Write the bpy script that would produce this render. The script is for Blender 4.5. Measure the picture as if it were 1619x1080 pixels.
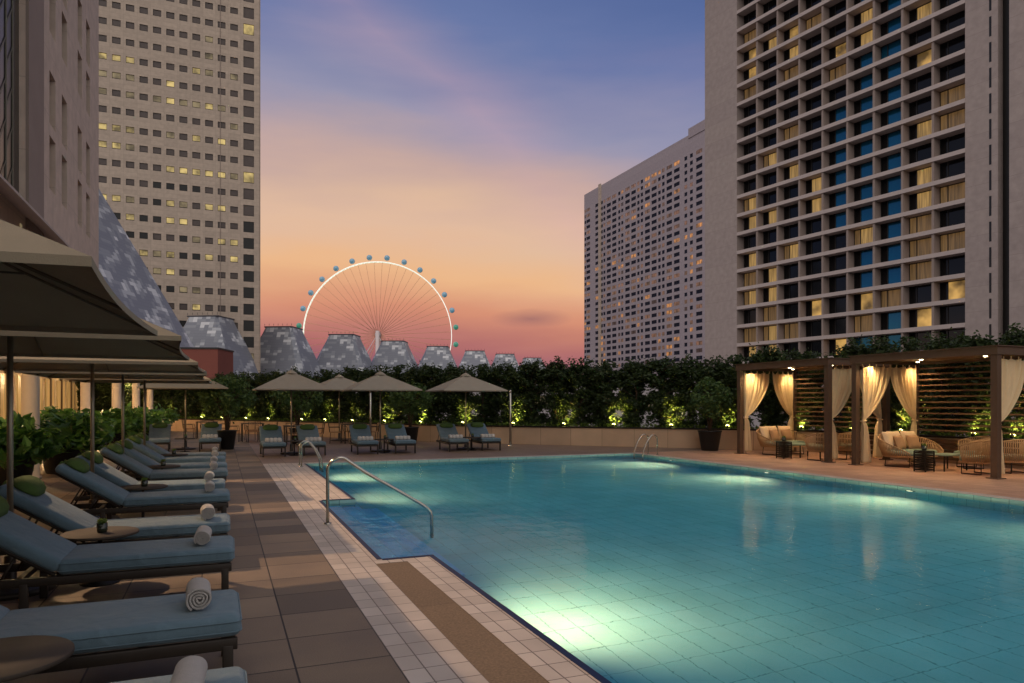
import bpy, bmesh, math, random
import numpy as np
from mathutils import Vector, Matrix
for o in list(bpy.data.objects): bpy.data.objects.remove(o)
S = bpy.context.scene
COL = S.collection
PI = math.pi
def lin(c):
    return tuple(((v/255)/12.92 if v/255 <= .04045 else ((v/255+.055)/1.055)**2.4) for v in c)+(1,)

# ------------------------------------------------------------ camera
cam = bpy.data.cameras.new('camera'); camo = bpy.data.objects.new('camera', cam); COL.objects.link(camo)
camo.location = (0, 0, 1.6); camo.rotation_euler = (PI/2, 0, -math.radians(22.23))
cam.lens = 25.0; cam.sensor_width = 36; cam.shift_y = 0.0599; cam.clip_start = .05; cam.clip_end = 6000
S.camera = camo
# ------------------------------------------------------------ world: dusk sky
W = bpy.data.worlds.new('World'); S.world = W; W.use_nodes = True
nt = W.node_tree; nt.nodes.clear()
def N(t, **k):
    n = nt.nodes.new(t)
    for a, v in k.items(): setattr(n, a, v)
    return n
def L(a, b): nt.links.new(a, b)
def M_(op, a, b=None, c=None, clamp=False):
    n = N('ShaderNodeMath', operation=op, use_clamp=clamp)
    for i, v in enumerate((a, b, c)):
        if v is None: continue
        if isinstance(v, (int, float)): n.inputs[i].default_value = v
        else: L(v, n.inputs[i])
    return n.outputs[0]
def ramp(fac, stops):
    n = N('ShaderNodeValToRGB'); e = n.color_ramp.elements
    while len(e) < len(stops): e.new(0.5)
    for i, (p, c) in enumerate(stops):
        e[i].position = p; e[i].color = c
    L(fac, n.inputs[0]); return n.outputs[0]
out = N('ShaderNodeOutputWorld'); bg = N('ShaderNodeBackground')
tc = N('ShaderNodeTexCoord'); nrm = N('ShaderNodeVectorMath', operation='NORMALIZE'); L(tc.outputs['Generated'], nrm.inputs[0])
sx = N('ShaderNodeSeparateXYZ'); L(nrm.outputs[0], sx.inputs[0])
el = M_('MULTIPLY', M_('ARCSINE', sx.outputs[2]), 180/PI)            # degrees of elevation
# azimuth measured clockwise from the pool's long axis, degrees
az = M_('MULTIPLY', M_('ARCTAN2', sx.outputs[0], sx.outputs[1]), 180/PI)
mp = N('ShaderNodeMapping'); mp.inputs['Scale'].default_value = (1.6, 1.6, 7.5); mp.inputs['Rotation'].default_value = (.25, .62, .2)
L(nrm.outputs[0], mp.inputs[0])
nz = N('ShaderNodeTexNoise'); nz.inputs['Scale'].default_value = 1.7; nz.inputs['Detail'].default_value = 5; nz.inputs['Roughness'].default_value = .5
L(mp.outputs[0], nz.inputs[0])
nzc = M_('SUBTRACT', nz.outputs[0], .5)
# afterglow centred near azimuth 12 degrees: away from it the warm band sinks
off = M_('MULTIPLY', M_('POWER', M_('ABSOLUTE', M_('MULTIPLY', M_('SUBTRACT', az, 8), 1/26)), 2.0), 3.2)
off = M_('MINIMUM', off, 30)
e2 = M_('ADD', M_('ADD', el, off), M_('MULTIPLY', nzc, 7.5))
e2 = M_('MAXIMUM', M_('MINIMUM', e2, 90), 0)
low = M_('MULTIPLY_ADD', M_('MINIMUM', M_('MAXIMUM', M_('MULTIPLY', M_('SUBTRACT', el, 2), 1/9), 0), 1), .75, .25)
efac = M_('MULTIPLY', M_('ADD', M_('MULTIPLY', e2, low), M_('MULTIPLY', el, M_('SUBTRACT', 1, low))), 1/90)
D = lambda x: x/90
sky = ramp(efac, [(0, lin((96, 82, 110))), (D(2.4), lin((122, 88, 108))), (D(4.6), lin((172, 104, 104))), (D(7.2), lin((214, 144, 116))),
                  (D(11), lin((236, 184, 138))), (D(14.5), lin((226, 188, 158))), (D(18.5), lin((198, 168, 160))), (D(23), lin((150, 148, 174))),
                  (D(28), lin((104, 120, 166))), (D(36), lin((76, 98, 150))), (D(90), lin((44, 58, 106)))])
# soft pale streaks
mp2 = N('ShaderNodeMapping'); mp2.inputs['Scale'].default_value = (1.2, 2.2, 9); mp2.inputs['Rotation'].default_value = (.1, .8, .3)
L(nrm.outputs[0], mp2.inputs[0])
nz2 = N('ShaderNodeTexNoise'); nz2.inputs['Scale'].default_value = 1.3; nz2.inputs['Detail'].default_value = 6; L(mp2.outputs[0], nz2.inputs[0])
st = ramp(nz2.outputs[0], [(.45, (0, 0, 0, 1)), (.72, (.10, .10, .10, 1))])
mx = N('ShaderNodeMix', data_type='RGBA'); # one long faint diagonal wisp of cirrus, and a small dark bank low on the right
def dirpx(px, py):
    v = Vector((px-809.5, 1124.3, 637-py)); v.rotate(Matrix.Rotation(-math.radians(22.23), 3, 'Z')); return v.normalized()
pn = dirpx(560, 0).cross(dirpx(900, 340)).normalized()
dt = N('ShaderNodeVectorMath', operation='DOT_PRODUCT'); L(nrm.outputs[0], dt.inputs[0]); dt.inputs[1].default_value = pn
wd = M_('ADD', M_('ABSOLUTE', M_('ADD', dt.outputs['Value'], M_('MULTIPLY', nzc, .06))), 0)
wsp = M_('MULTIPLY', M_('POWER', M_('SUBTRACT', 1, M_('MULTIPLY', wd, 1/.085), clamp=True), 1.5), M_('MULTIPLY_ADD', nz2.outputs[0], .65, -.08), clamp=True)
wsp = M_('MULTIPLY', wsp, M_('MULTIPLY', M_('SUBTRACT', 110, M_('ABSOLUTE', az)), 1/60, clamp=True))
L(M_('ADD', st, wsp, clamp=True), mx.inputs['Factor']); L(sky, mx.inputs[6]); mx.inputs[7].default_value = lin((214, 170, 178))
dx = M_('MULTIPLY', M_('SUBTRACT', az, 23.8), 1/3.4); dy = M_('MULTIPLY', M_('SUBTRACT', M_('ADD', el, M_('MULTIPLY', nzc, 3)), 6.6), 1/.9)
dk = M_('MULTIPLY', M_('SUBTRACT', 1, M_('SQRT', M_('ADD', M_('MULTIPLY', dx, dx), M_('MULTIPLY', dy, dy))), clamp=True), .55)
md = N('ShaderNodeMix', data_type='RGBA'); L(dk, md.inputs['Factor']); L(mx.outputs[2], md.inputs[6]); md.inputs[7].default_value = lin((116, 84, 100))
# paler sky added behind the camera and overhead to brighten the facades
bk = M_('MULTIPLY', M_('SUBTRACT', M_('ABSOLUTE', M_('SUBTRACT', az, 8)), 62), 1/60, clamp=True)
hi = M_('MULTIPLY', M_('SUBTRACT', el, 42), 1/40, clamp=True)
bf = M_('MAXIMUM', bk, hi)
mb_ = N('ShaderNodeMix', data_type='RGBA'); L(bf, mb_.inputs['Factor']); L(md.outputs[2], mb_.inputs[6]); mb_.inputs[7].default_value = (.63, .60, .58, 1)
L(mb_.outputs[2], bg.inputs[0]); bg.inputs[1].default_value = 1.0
L(bg.outputs[0], out.inputs[0])
# added fill: a wide, weak, slightly warm lamp from behind, brightening the facades
sun = bpy.data.lights.new('sun', 'SUN'); sun.energy = .75; sun.angle = math.radians(60); sun.color = (1, .90, .84)
so = bpy.data.objects.new('sun', sun); COL.objects.link(so); so.rotation_euler = (math.radians(58), 0, math.radians(-48))
# the floodlight on the hotel wall behind the camera and the lanterns of the colonnade
def lamp(kind, loc, energy, color, size=.1, target=None, spot=None, blend=.4, name='lamp_light'):
    l = bpy.data.lights.new(name, kind); l.energy = energy; l.color = color
    if kind == 'AREA': l.size = size
    else: l.shadow_soft_size = size
    o = bpy.data.objects.new(name, l); COL.objects.link(o); o.location = loc
    if target is not None: o.rotation_euler = (Vector(target)-Vector(loc)).to_track_quat('-Z', 'Y').to_euler()
    if kind == 'SPOT': l.spot_size = math.radians(spot or 120); l.spot_blend = blend
    return o
WARM = (1, .66, .33)
lamp('SPOT', (-7.6, 18, 11.5), 7500, (1, .64, .36), .14, (.3, 7, 0), 78, .7, 'floodlight')
S.view_settings.view_transform = 'Standard'; S.view_settings.look = 'None'; S.view_settings.exposure = 0; S.view_settings.gamma = 1
S.render.engine = 'CYCLES'
S.render.resolution_x = 1024; S.render.resolution_y = 683
S.cycles.transparent_max_bounces = 24; S.cycles.max_bounces = 8; S.cycles.use_denoising = True
S.cycles.caustics_refractive = True; S.cycles.caustics_reflective = False; S.cycles.sample_clamp_indirect = 60
try: S.cycles.use_light_tree = True
except Exception: pass

# ============================================================ materials
def newmat(name):
    m = bpy.data.materials.new(name); m.use_nodes = True
    t = m.node_tree; b = t.nodes['Principled BSDF']
    return m, t, b
def mat(name, col, rough=.6, metal=0, var=.12, vscale=3, bump=0, bscale=40, emit=None, estr=1, spec=None, coat=0, sheen=0):
    m, t, b = newmat(name)
    c = lin(col) if max(col[:3]) > 1 else tuple(col[:3])+(1,)
    tcn = t.nodes.new('ShaderNodeTexCoord')
    if var:
        n = t.nodes.new('ShaderNodeTexNoise'); n.inputs['Scale'].default_value = vscale; n.inputs['Detail'].default_value = 6; n.inputs['Roughness'].default_value = .65
        t.links.new(tcn.outputs['Object'], n.inputs[0])
        r = t.nodes.new('ShaderNodeMapRange'); r.inputs[1].default_value = .3; r.inputs[2].default_value = .7; r.inputs[3].default_value = 1-var; r.inputs[4].default_value = 1+var
        t.links.new(n.outputs[0], r.inputs[0])
        x = t.nodes.new('ShaderNodeVectorMath'); x.operation = 'SCALE'; x.inputs[0].default_value = c[:3]
        t.links.new(r.outputs[0], x.inputs['Scale']); t.links.new(x.outputs[0], b.inputs['Base Color'])
    else: b.inputs['Base Color'].default_value = c
    b.inputs['Roughness'].default_value = rough; b.inputs['Metallic'].default_value = metal
    if spec is not None: b.inputs['Specular IOR Level'].default_value = spec
    if coat: b.inputs['Coat Weight'].default_value = coat
    if sheen: b.inputs['Sheen Weight'].default_value = sheen
    if emit: b.inputs['Emission Color'].default_value = lin(emit) if max(emit) > 1 else tuple(emit)+(1,); b.inputs['Emission Strength'].default_value = estr
    if bump:
        n2 = t.nodes.new('ShaderNodeTexNoise'); n2.inputs['Scale'].default_value = bscale; n2.inputs['Detail'].default_value = 4
        t.links.new(tcn.outputs['Object'], n2.inputs[0])
        bn = t.nodes.new('ShaderNodeBump'); bn.inputs['Strength'].default_value = bump; bn.inputs['Distance'].default_value = .02
        if sheen:
            n3 = t.nodes.new('ShaderNodeTexNoise'); n3.inputs['Scale'].default_value = 5; n3.inputs['Detail'].default_value = 2; n3.inputs['Distortion'].default_value = .8
            t.links.new(tcn.outputs['Object'], n3.inputs[0]); b3 = t.nodes.new('ShaderNodeBump'); b3.inputs['Strength'].default_value = .5; b3.inputs['Distance'].default_value = .05
            t.links.new(n3.outputs[0], b3.inputs['Height']); t.links.new(b3.outputs[0], bn.inputs['Normal'])
        t.links.new(n2.outputs[0], bn.inputs['Height']); t.links.new(bn.outputs[0], b.inputs['Normal'])
    return m
def tilemat(name, c1, c2, joint, w, h, ox=0, oy=0, jw=.006, rough=.6, bump=.4, speck=.15, plane='XY', grain=140, roughvar=0, wear=.5):
    """square-laid tiles from world coordinates, each with its own tone"""
    m, t, b = newmat(name)
    def n(ty, **k):
        q = t.nodes.new(ty)
        for a, v in k.items(): setattr(q, a, v)
        return q
    def mt(op, a, bb=None, cl=False):
        q = n('ShaderNodeMath', operation=op, use_clamp=cl)
        for i, v in enumerate((a, bb)):
            if v is None: continue
            if isinstance(v, (int, float)): q.inputs[i].default_value = v
            else: t.links.new(v, q.inputs[i])
        return q.outputs[0]
    tcn = n('ShaderNodeTexCoord'); sp = n('ShaderNodeSeparateXYZ'); t.links.new(tcn.outputs['Object'], sp.inputs[0])
    a = sp.outputs['XYZ'.index(plane[0])]; c = sp.outputs['XYZ'.index(plane[1])]
    u = mt('DIVIDE', mt('SUBTRACT', a, ox), w); v = mt('DIVIDE', mt('SUBTRACT', c, oy), h)
    fu = mt('FRACT', u); fv = mt('FRACT', v)
    du = mt('MULTIPLY', mt('MINIMUM', fu, mt('SUBTRACT', 1, fu)), w); dv = mt('MULTIPLY', mt('MINIMUM', fv, mt('SUBTRACT', 1, fv)), h)
    j = mt('LESS_THAN', mt('MINIMUM', du, dv), jw/2)
    cb = n('ShaderNodeCombineXYZ'); t.links.new(mt('FLOOR', u), cb.inputs[0]); t.links.new(mt('FLOOR', v), cb.inputs[1])
    wn = n('ShaderNodeTexWhiteNoise', noise_dimensions='2D'); t.links.new(cb.outputs[0], wn.inputs[0])
    m1 = n('ShaderNodeMix', data_type='RGBA'); t.links.new(wn.outputs[0], m1.inputs['Factor']); m1.inputs[6].default_value = lin(c1); m1.inputs[7].default_value = lin(c2)
    g = n('ShaderNodeTexNoise'); g.inputs['Scale'].default_value = grain; g.inputs['Detail'].default_value = 3; t.links.new(tcn.outputs['Object'], g.inputs[0])
    g2 = n('ShaderNodeTexNoise'); g2.inputs['Scale'].default_value = 1.3; g2.inputs['Detail'].default_value = 5; t.links.new(tcn.outputs['Object'], g2.inputs[0])
    f = mt('ADD', mt('MULTIPLY', mt('SUBTRACT', g.outputs[0], .5), speck*5), mt('MULTIPLY', mt('SUBTRACT', g2.outputs[0], .5), wear))
    f = mt('ADD', f, 1)
    sc = n('ShaderNodeVectorMath', operation='SCALE'); t.links.new(m1.outputs[2], sc.inputs[0]); t.links.new(f, sc.inputs['Scale'])
    m2 = n('ShaderNodeMix', data_type='RGBA'); t.links.new(j, m2.inputs['Factor']); t.links.new(sc.outputs[0], m2.inputs[6]); m2.inputs[7].default_value = lin(joint)
    t.links.new(m2.outputs[2], b.inputs['Base Color'])
    t.links.new(mt('ADD', mt('MULTIPLY', g2.outputs[0], roughvar), rough-roughvar/2), b.inputs['Roughness'])
    hgt = mt('SUBTRACT', mt('MULTIPLY', g.outputs[0], .25), j)
    bn = n('ShaderNodeBump'); bn.inputs['Strength'].default_value = bump; bn.inputs['Distance'].default_value = .006
    t.links.new(hgt, bn.inputs['Height']); t.links.new(bn.outputs[0], b.inputs['Normal'])
    return m

MT = {}
MT['granite'] = tilemat('brown_granite', (138, 118, 98), (98, 84, 70), (34, 28, 24), .58, .58, .995, 4.46, .012, .6, .6, .22, roughvar=.4, wear=1.3)
MT['granite_far'] = tilemat('far_granite', (140, 116, 100), (128, 104, 90), (70, 56, 46), .58, .58, .995, 4.46, .008, .5, .4, .08, roughvar=.2)
MT['timber_tile'] = tilemat('pinkish_deck_tile', (196, 152, 124), (178, 134, 108), (110, 82, 66), .3, .6, 12.4, 0, .008, .55, .4, .05)
MT['coping'] = tilemat('pale_coping_tile', (206, 192, 180), (186, 172, 160), (112, 98, 88), .142, .232, .995, 0, .009, .5, .4, .03, wear=.8)
MT['pebble'] = tilemat('pebble_strip', (132, 110, 86), (116, 95, 74), (92, 72, 54), .32, 2.0, 1.42, 5.45, .006, .75, 1.0, .26, grain=60)
def pool_mat(name, plane, c1, c2, joint, w, h):
    m = tilemat(name, c1, c2, joint, w, h, 2.05, 0, .008, .8, .15, .02, plane); m.node_tree.nodes['Principled BSDF'].inputs['Specular IOR Level'].default_value = .05; return m
MT['pool_floor'] = pool_mat('pool_floor_tile', 'XY', (112, 190, 212), (104, 185, 208), (66, 138, 162), .24, .48)
MT['pool_wall_y'] = pool_mat('pool_wall_tile_long', 'YZ', (104, 182, 206), (96, 176, 202), (66, 132, 156), .24, .24)
MT['pool_wall_x'] = pool_mat('pool_wall_tile_short', 'XZ', (104, 182, 206), (96, 176, 202), (66, 132, 156), .24, .24)
MT['pool_band'] = tilemat('pool_band_tile', (165, 205, 196), (150, 195, 188), (90, 130, 130), .3, .3, 0, -.3, .01, .3, .2, .02, 'YZ')
MT['pool_band_x'] = tilemat('pool_band_tile_short', (165, 205, 196), (150, 195, 188), (90, 130, 130), .3, .3, 0, -.3, .01, .3, .2, .02, 'XZ')
MT['pool_blue'] = tilemat('pool_step_tile', (84, 182, 236), (76, 176, 230), (60, 150, 204), .24, .24, 2.05, 0, .008, .35, .15, .02)
MT['trim_blue'] = mat('dark_blue_trim', (8, 34, 74), .5, spec=.2)
MT['steel'] = mat('brushed_steel', (190, 184, 172), .22, 1, .05)
MT['alu'] = mat('pole_aluminium', (160, 150, 132), .4, .8, .05)
MT['dark_frame'] = mat('dark_lounger_frame', (52, 44, 38), .5, .3)
MT['teal'] = mat('teal_fabric', (98, 122, 136), .9, 0, .07, 5, .35, 320, sheen=.2)
MT['teal2'] = mat('teal_fabric_grey', (106, 124, 132), .9, 0, .07, 5, .35, 320, sheen=.2)
MT['green'] = mat('green_fabric', (76, 100, 46), .9, 0, .08, 6, .35, 300)
MT['towel'] = mat('white_terry', (226, 218, 212), .95, 0, .05, 20, 1.0, 260)
MT['canopy'] = mat('taupe_canvas', (150, 138, 118), .9, 0, .05, 4, .2, 200)
MT['canopy2'] = mat('taupe_canvas_grey', (158, 146, 130), .9, 0, .05, 4, .2, 200)
MT['bronze'] = mat('umbrella_ribs', (96, 84, 68), .5, .5)
MT['base_metal'] = mat('umbrella_base', (70, 62, 56), .4, .5)
MT['concrete'] = mat('pier_concrete', (176, 160, 148), .85, 0, .07, 1.5, .2, 20)
MT['column'] = mat('column_plaster', (205, 188, 168), .75, 0, .05, 2, .1, 20)
MT['wall_stone'] = tilemat('planter_wall_stone', (206, 176, 146), (196, 166, 138), (140, 116, 94), 1.2, 1.2, 0, 0, .014, .7, .2, .03, 'XZ')
MT['soil'] = mat('dark_soil', (40, 32, 26), .95, 0, .3, 6, .8, 30)
MT['pot'] = mat('black_pot', (26, 25, 25), .45, 0, .1)
MT['bark'] = mat('bark', (74, 58, 44), .9, 0, .25, 12, .6, 30)
MT['wood'] = mat('brown_post_timber', (90, 68, 52), .55, 0, .12, 5, .1, 60)
MT['wood_slat'] = mat('slat_timber', (92, 68, 48), .6, 0, .14, 5, .15, 60)
MT['ceiling'] = mat('cabana_ceiling', (120, 92, 68), .6, 0, .08)
MT['linen'] = mat('cream_linen', (226, 202, 160), .9, 0, .05, 4, .25, 240)
MT['rope'] = mat('tan_rope', (176, 142, 104), .85, 0, .12, 12, .4, 160)
MT['cream_pillow'] = mat('cream_cushion', (222, 194, 160), .9, 0, .06, 6, .3, 200)
MT['brown_pillow'] = mat('brown_cushion', (168, 130, 96), .9, 0, .08, 6, .3, 200)
MT['seat_green'] = mat('sage_seat', (122, 138, 122), .9, 0, .06, 6, .3, 200)
MT['table_top'] = mat('table_top_stone', (62, 52, 43), .75, 0, .12, 8)
MT['black_metal'] = mat('black_metal', (30, 27, 25), .45, .4)
MT['glass_dark'] = mat('candle_glass', (40, 46, 34), .12, 0, .1, spec=.8)
MT['city_ground'] = mat('city_ground_asphalt', (70, 68, 70), .9, 0, .2, .02)
MT['brick_red'] = mat('maroon_cladding', (132, 72, 60), .8, 0, .08, .3)
MT['pale_hall'] = mat('pale_hall_wall', (170, 164, 166), .8, 0, .12, .2)
MT['bulb'] = mat('lit_bulb', (255, 220, 160), .5, 0, 0, emit=(1.0, .78, .42), estr=22)
MT['bulb_green'] = mat('uplight_lens', (255, 240, 140), .5, 0, 0, emit=(1.0, .9, .25), estr=16)
MT['pool_lens'] = mat('pool_lamp_lens', (255, 245, 200), .5, 0, 0, emit=(1.0, .92, .6), estr=1.6)
MT['bulb_off'] = mat('unlit_bulb', (210, 200, 180), .4, 0, 0)

def leafmat(name, c1, c2, rough=.55):
    m, t, b = newmat(name)
    g = t.nodes.new('ShaderNodeNewGeometry')
    r = t.nodes.new('ShaderNodeValToRGB'); r.color_ramp.elements[0].color = lin(c1); r.color_ramp.elements[1].color = lin(c2)
    t.links.new(g.outputs['Random Per Island'], r.inputs[0])
    t.links.new(r.outputs[0], b.inputs['Base Color']); b.inputs['Roughness'].default_value = rough
    tr = t.nodes.new('ShaderNodeBsdfTranslucent'); t.links.new(r.outputs[0], tr.inputs[0])
    mx = t.nodes.new('ShaderNodeMixShader'); mx.inputs[0].default_value = .3
    o = t.nodes['Material Output']
    t.links.new(b.outputs[0], mx.inputs[1]); t.links.new(tr.outputs[0], mx.inputs[2]); t.links.new(mx.outputs[0], o.inputs[0])
    return m
MT['leaf_hedge'] = leafmat('hedge_leaves', (34, 50, 26), (70, 88, 42))
MT['leaf_bush'] = leafmat('bush_leaves', (54, 92, 40), (104, 146, 62), .35)
MT['leaf_tree'] = leafmat('tree_leaves', (54, 82, 40), (100, 124, 62))
MT['leaf_lime'] = leafmat('groundcover_leaves', (62, 88, 34), (120, 142, 50))

# water -------------------------------------------------------
def watermat():
    m, t, b = newmat('pool_water'); t.nodes.remove(b); o = t.nodes['Material Output']
    n = t.nodes.new
    tr = n('ShaderNodeBsdfRefraction'); tr.inputs['Roughness'].default_value = 0; tr.inputs['IOR'].default_value = 1.33; gl = n('ShaderNodeBsdfGlossy'); gl.inputs['Roughness'].default_value = .03
    tcn = n('ShaderNodeTexCoord')
    mp = n('ShaderNodeMapping'); mp.inputs['Scale'].default_value = (1, 1, 1); t.links.new(tcn.outputs['Object'], mp.inputs[0])
    n1 = n('ShaderNodeTexNoise'); n1.inputs['Scale'].default_value = 2.6; n1.inputs['Detail'].default_value = 3
    n2 = n('ShaderNodeTexNoise'); n2.inputs['Scale'].default_value = 11; n2.inputs['Detail'].default_value = 2
    t.links.new(mp.outputs[0], n1.inputs[0]); t.links.new(mp.outputs[0], n2.inputs[0])
    ad = n('ShaderNodeMath'); ad.operation = 'MULTIPLY_ADD'; t.links.new(n2.outputs[0], ad.inputs[0]); ad.inputs[1].default_value = .25; t.links.new(n1.outputs[0], ad.inputs[2])
    bp = n('ShaderNodeBump'); bp.inputs['Strength'].default_value = .3; bp.inputs['Distance'].default_value = .03
    t.links.new(ad.outputs[0], bp.inputs['Height']); t.links.new(bp.outputs[0], gl.inputs['Normal'])
    bp2 = n('ShaderNodeBump'); bp2.inputs['Strength'].default_value = .10; bp2.inputs['Distance'].default_value = .03; t.links.new(ad.outputs[0], bp2.inputs['Height'])
    fr = n('ShaderNodeFresnel'); fr.inputs[0].default_value = 1.33; t.links.new(bp.outputs[0], fr.inputs['Normal'])
    ge = n('ShaderNodeNewGeometry'); sp = n('ShaderNodeSeparateXYZ'); t.links.new(ge.outputs['True Normal'], sp.inputs[0])
    gt = n('ShaderNodeMath'); gt.operation = 'GREATER_THAN'; gt.inputs[1].default_value = .7; t.links.new(sp.outputs[2], gt.inputs[0])
    bk = n('ShaderNodeMath'); bk.operation = 'SUBTRACT'; bk.inputs[0].default_value = 1; t.links.new(ge.outputs['Backfacing'], bk.inputs[1])
    mu = n('ShaderNodeMath'); mu.operation = 'MULTIPLY'; t.links.new(fr.outputs[0], mu.inputs[0]); t.links.new(gt.outputs[0], mu.inputs[1])
    mu2 = n('ShaderNodeMath'); mu2.operation = 'MULTIPLY'; t.links.new(mu.outputs[0], mu2.inputs[0]); t.links.new(bk.outputs[0], mu2.inputs[1])
    mu3 = n('ShaderNodeMath'); mu3.operation = 'MULTIPLY'; t.links.new(mu2.outputs[0], mu3.inputs[0]); mu3.inputs[1].default_value = .34
    cl = n('ShaderNodeBsdfTransparent'); ab = n('ShaderNodeMath'); ab.operation = 'ABSOLUTE'; t.links.new(sp.outputs[2], ab.inputs[0])
    g2 = n('ShaderNodeMath'); g2.operation = 'GREATER_THAN'; g2.inputs[1].default_value = .7; t.links.new(ab.outputs[0], g2.inputs[0])
    t.links.new(bp2.outputs[0], tr.inputs['Normal'])
    m0 = n('ShaderNodeMixShader'); t.links.new(g2.outputs[0], m0.inputs[0]); t.links.new(cl.outputs[0], m0.inputs[1]); t.links.new(tr.outputs[0], m0.inputs[2])
    mx = n('ShaderNodeMixShader'); t.links.new(mu3.outputs[0], mx.inputs[0]); t.links.new(m0.outputs[0], mx.inputs[1]); t.links.new(gl.outputs[0], mx.inputs[2])
    t.links.new(mx.outputs[0], o.inputs['Surface'])
    va = n('ShaderNodeVolumeAbsorption'); va.inputs[0].default_value = (.16, .75, .93, 1); va.inputs[1].default_value = .28
    t.links.new(va.outputs[0], o.inputs['Volume'])
    return m
MT['water'] = watermat()

# ============================================================ mesh helpers
class MB:
    def __init__(s): s.v = []; s.f = []; s.mi = []; s.sm = []; s.mats = []
    def m(s, name):
        if name not in s.mats: s.mats.append(name)
        return s.mats.index(name)
    def add(s, vs, fs, mat, smooth=False, M=None):
        b = len(s.v); k = s.m(mat)
        if M is not None: vs = [tuple(M @ Vector(p)) for p in vs]
        s.v += [tuple(p) for p in vs]
        for f in fs: s.f.append(tuple(i+b for i in f)); s.mi.append(k); s.sm.append(smooth)
    def box(s, a, b, mat, M=None):
        x0, y0, z0 = a; x1, y1, z1 = b
        if x0 > x1: x0, x1 = x1, x0
        if y0 > y1: y0, y1 = y1, y0
        if z0 > z1: z0, z1 = z1, z0
        vs = [(x0, y0, z0), (x1, y0, z0), (x1, y1, z0), (x0, y1, z0), (x0, y0, z1), (x1, y0, z1), (x1, y1, z1), (x0, y1, z1)]
        s.add(vs, [(0, 3, 2, 1), (4, 5, 6, 7), (0, 1, 5, 4), (1, 2, 6, 5), (2, 3, 7, 6), (3, 0, 4, 7)], mat, False, M)
    def rbox(s, a, b, mat, r=.02, seg=3, M=None, smooth=True):
        bm = bmesh.new(); bmesh.ops.create_cube(bm, size=1)
        sz = [b[i]-a[i] for i in range(3)]; c = [(a[i]+b[i])/2 for i in range(3)]
        for v in bm.verts: v.co = Vector((v.co.x*sz[0]+c[0], v.co.y*sz[1]+c[1], v.co.z*sz[2]+c[2]))
        bmesh.ops.bevel(bm, geom=list(bm.edges), offset=min(r, min(sz)*.49), segments=seg, affect='EDGES', profile=.5)
        bm.verts.index_update()
        s.add([v.co[:] for v in bm.verts], [[v.index for v in f.verts] for f in bm.faces], mat, smooth, M); bm.free()
    def tube(s, pts, r, mat, seg=8, closed=False, M=None, caps=True):
        pts = [Vector(p) for p in pts]; n = len(pts)
        rr = r if isinstance(r, (list, tuple)) else [r]*n
        vs = []; up = None
        for i, p in enumerate(pts):
            if closed: t = (pts[(i+1) % n]-pts[i-1])
            else: t = pts[min(i+1, n-1)]-pts[max(i-1, 0)]
            t.normalize()
            if up is None: up = Vector((0, 0, 1)) if abs(t.z) < .9 else Vector((1, 0, 0))
            sd = t.cross(up)
            if sd.length < 1e-4: sd = t.orthogonal()
            sd.normalize(); up = sd.cross(t).normalized()
            for k in range(seg):
                a = 2*PI*k/seg; vs.append(p+sd*math.cos(a)*rr[i]+up*math.sin(a)*rr[i])
        fs = []
        for i in range(n if closed else n-1):
            for k in range(seg):
                j = (i+1) % n; fs.append((i*seg+k, i*seg+(k+1) % seg, j*seg+(k+1) % seg, j*seg+k))
        if caps and not closed: fs.append(tuple(range(seg))[::-1]); fs.append(tuple((n-1)*seg+k for k in range(seg)))
        s.add(vs, fs, mat, True, M)
    def lathe(s, prof, mat, seg=24, M=None, smooth=True, cap=True):
        vs = []; fs = []
        for (r, z) in prof:
            for k in range(seg): a = 2*PI*k/seg; vs.append((r*math.cos(a), r*math.sin(a), z))
        for i in range(len(prof)-1):
            for k in range(seg): fs.append((i*seg+k, i*seg+(k+1) % seg, (i+1)*seg+(k+1) % seg, (i+1)*seg+k))
        if cap:
            fs.append(tuple(range(seg))[::-1]); fs.append(tuple((len(prof)-1)*seg+k for k in range(seg)))
        s.add(vs, fs, mat, smooth, M)
    def build(s, name, parent=None, loc=None):
        me = bpy.data.meshes.new(name); me.from_pydata(s.v, [], s.f)
        for k in s.mats: me.materials.append(MT[k])
        me.polygons.foreach_set('material_index', s.mi); me.polygons.foreach_set('use_smooth', s.sm)
        me.update()
        o = bpy.data.objects.new(name, me); COL.objects.link(o)
        if parent: o.parent = parent
        if loc: o.location = loc
        return o
def T(x=0, y=0, z=0, rz=0, ry=0, rx=0):
    return Matrix.Translation((x, y, z)) @ Matrix.Rotation(rz, 4, 'Z') @ Matrix.Rotation(ry, 4, 'Y') @ Matrix.Rotation(rx, 4, 'X')
def tag(o, label=None, cat=None, group=None, kind=None):
    if label: o['label'] = label
    if cat: o['category'] = cat
    if group: o['group'] = group
    if kind: o['kind'] = kind
    return o
def empty(name, loc=(0, 0, 0), rz=0, **k):
    o = bpy.data.objects.new(name, None); COL.objects.link(o); o.location = loc; o.rotation_euler = (0, 0, rz); o.empty_display_size = .3
    return tag(o, **k)
def copy_tree(o, parent=None):
    c = o.copy(); COL.objects.link(c)
    if parent: c.parent = parent
    for ch in [q for q in bpy.data.objects if q.parent == o]: copy_tree(ch, c)
    return c
CH = {}
def dup(o, loc, rz=0, label=None, group=None):
    c = copy_tree(o); c.location = loc; c.rotation_euler = (0, 0, rz)
    if label: c['label'] = label
    if group: c['group'] = group
    return c
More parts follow.
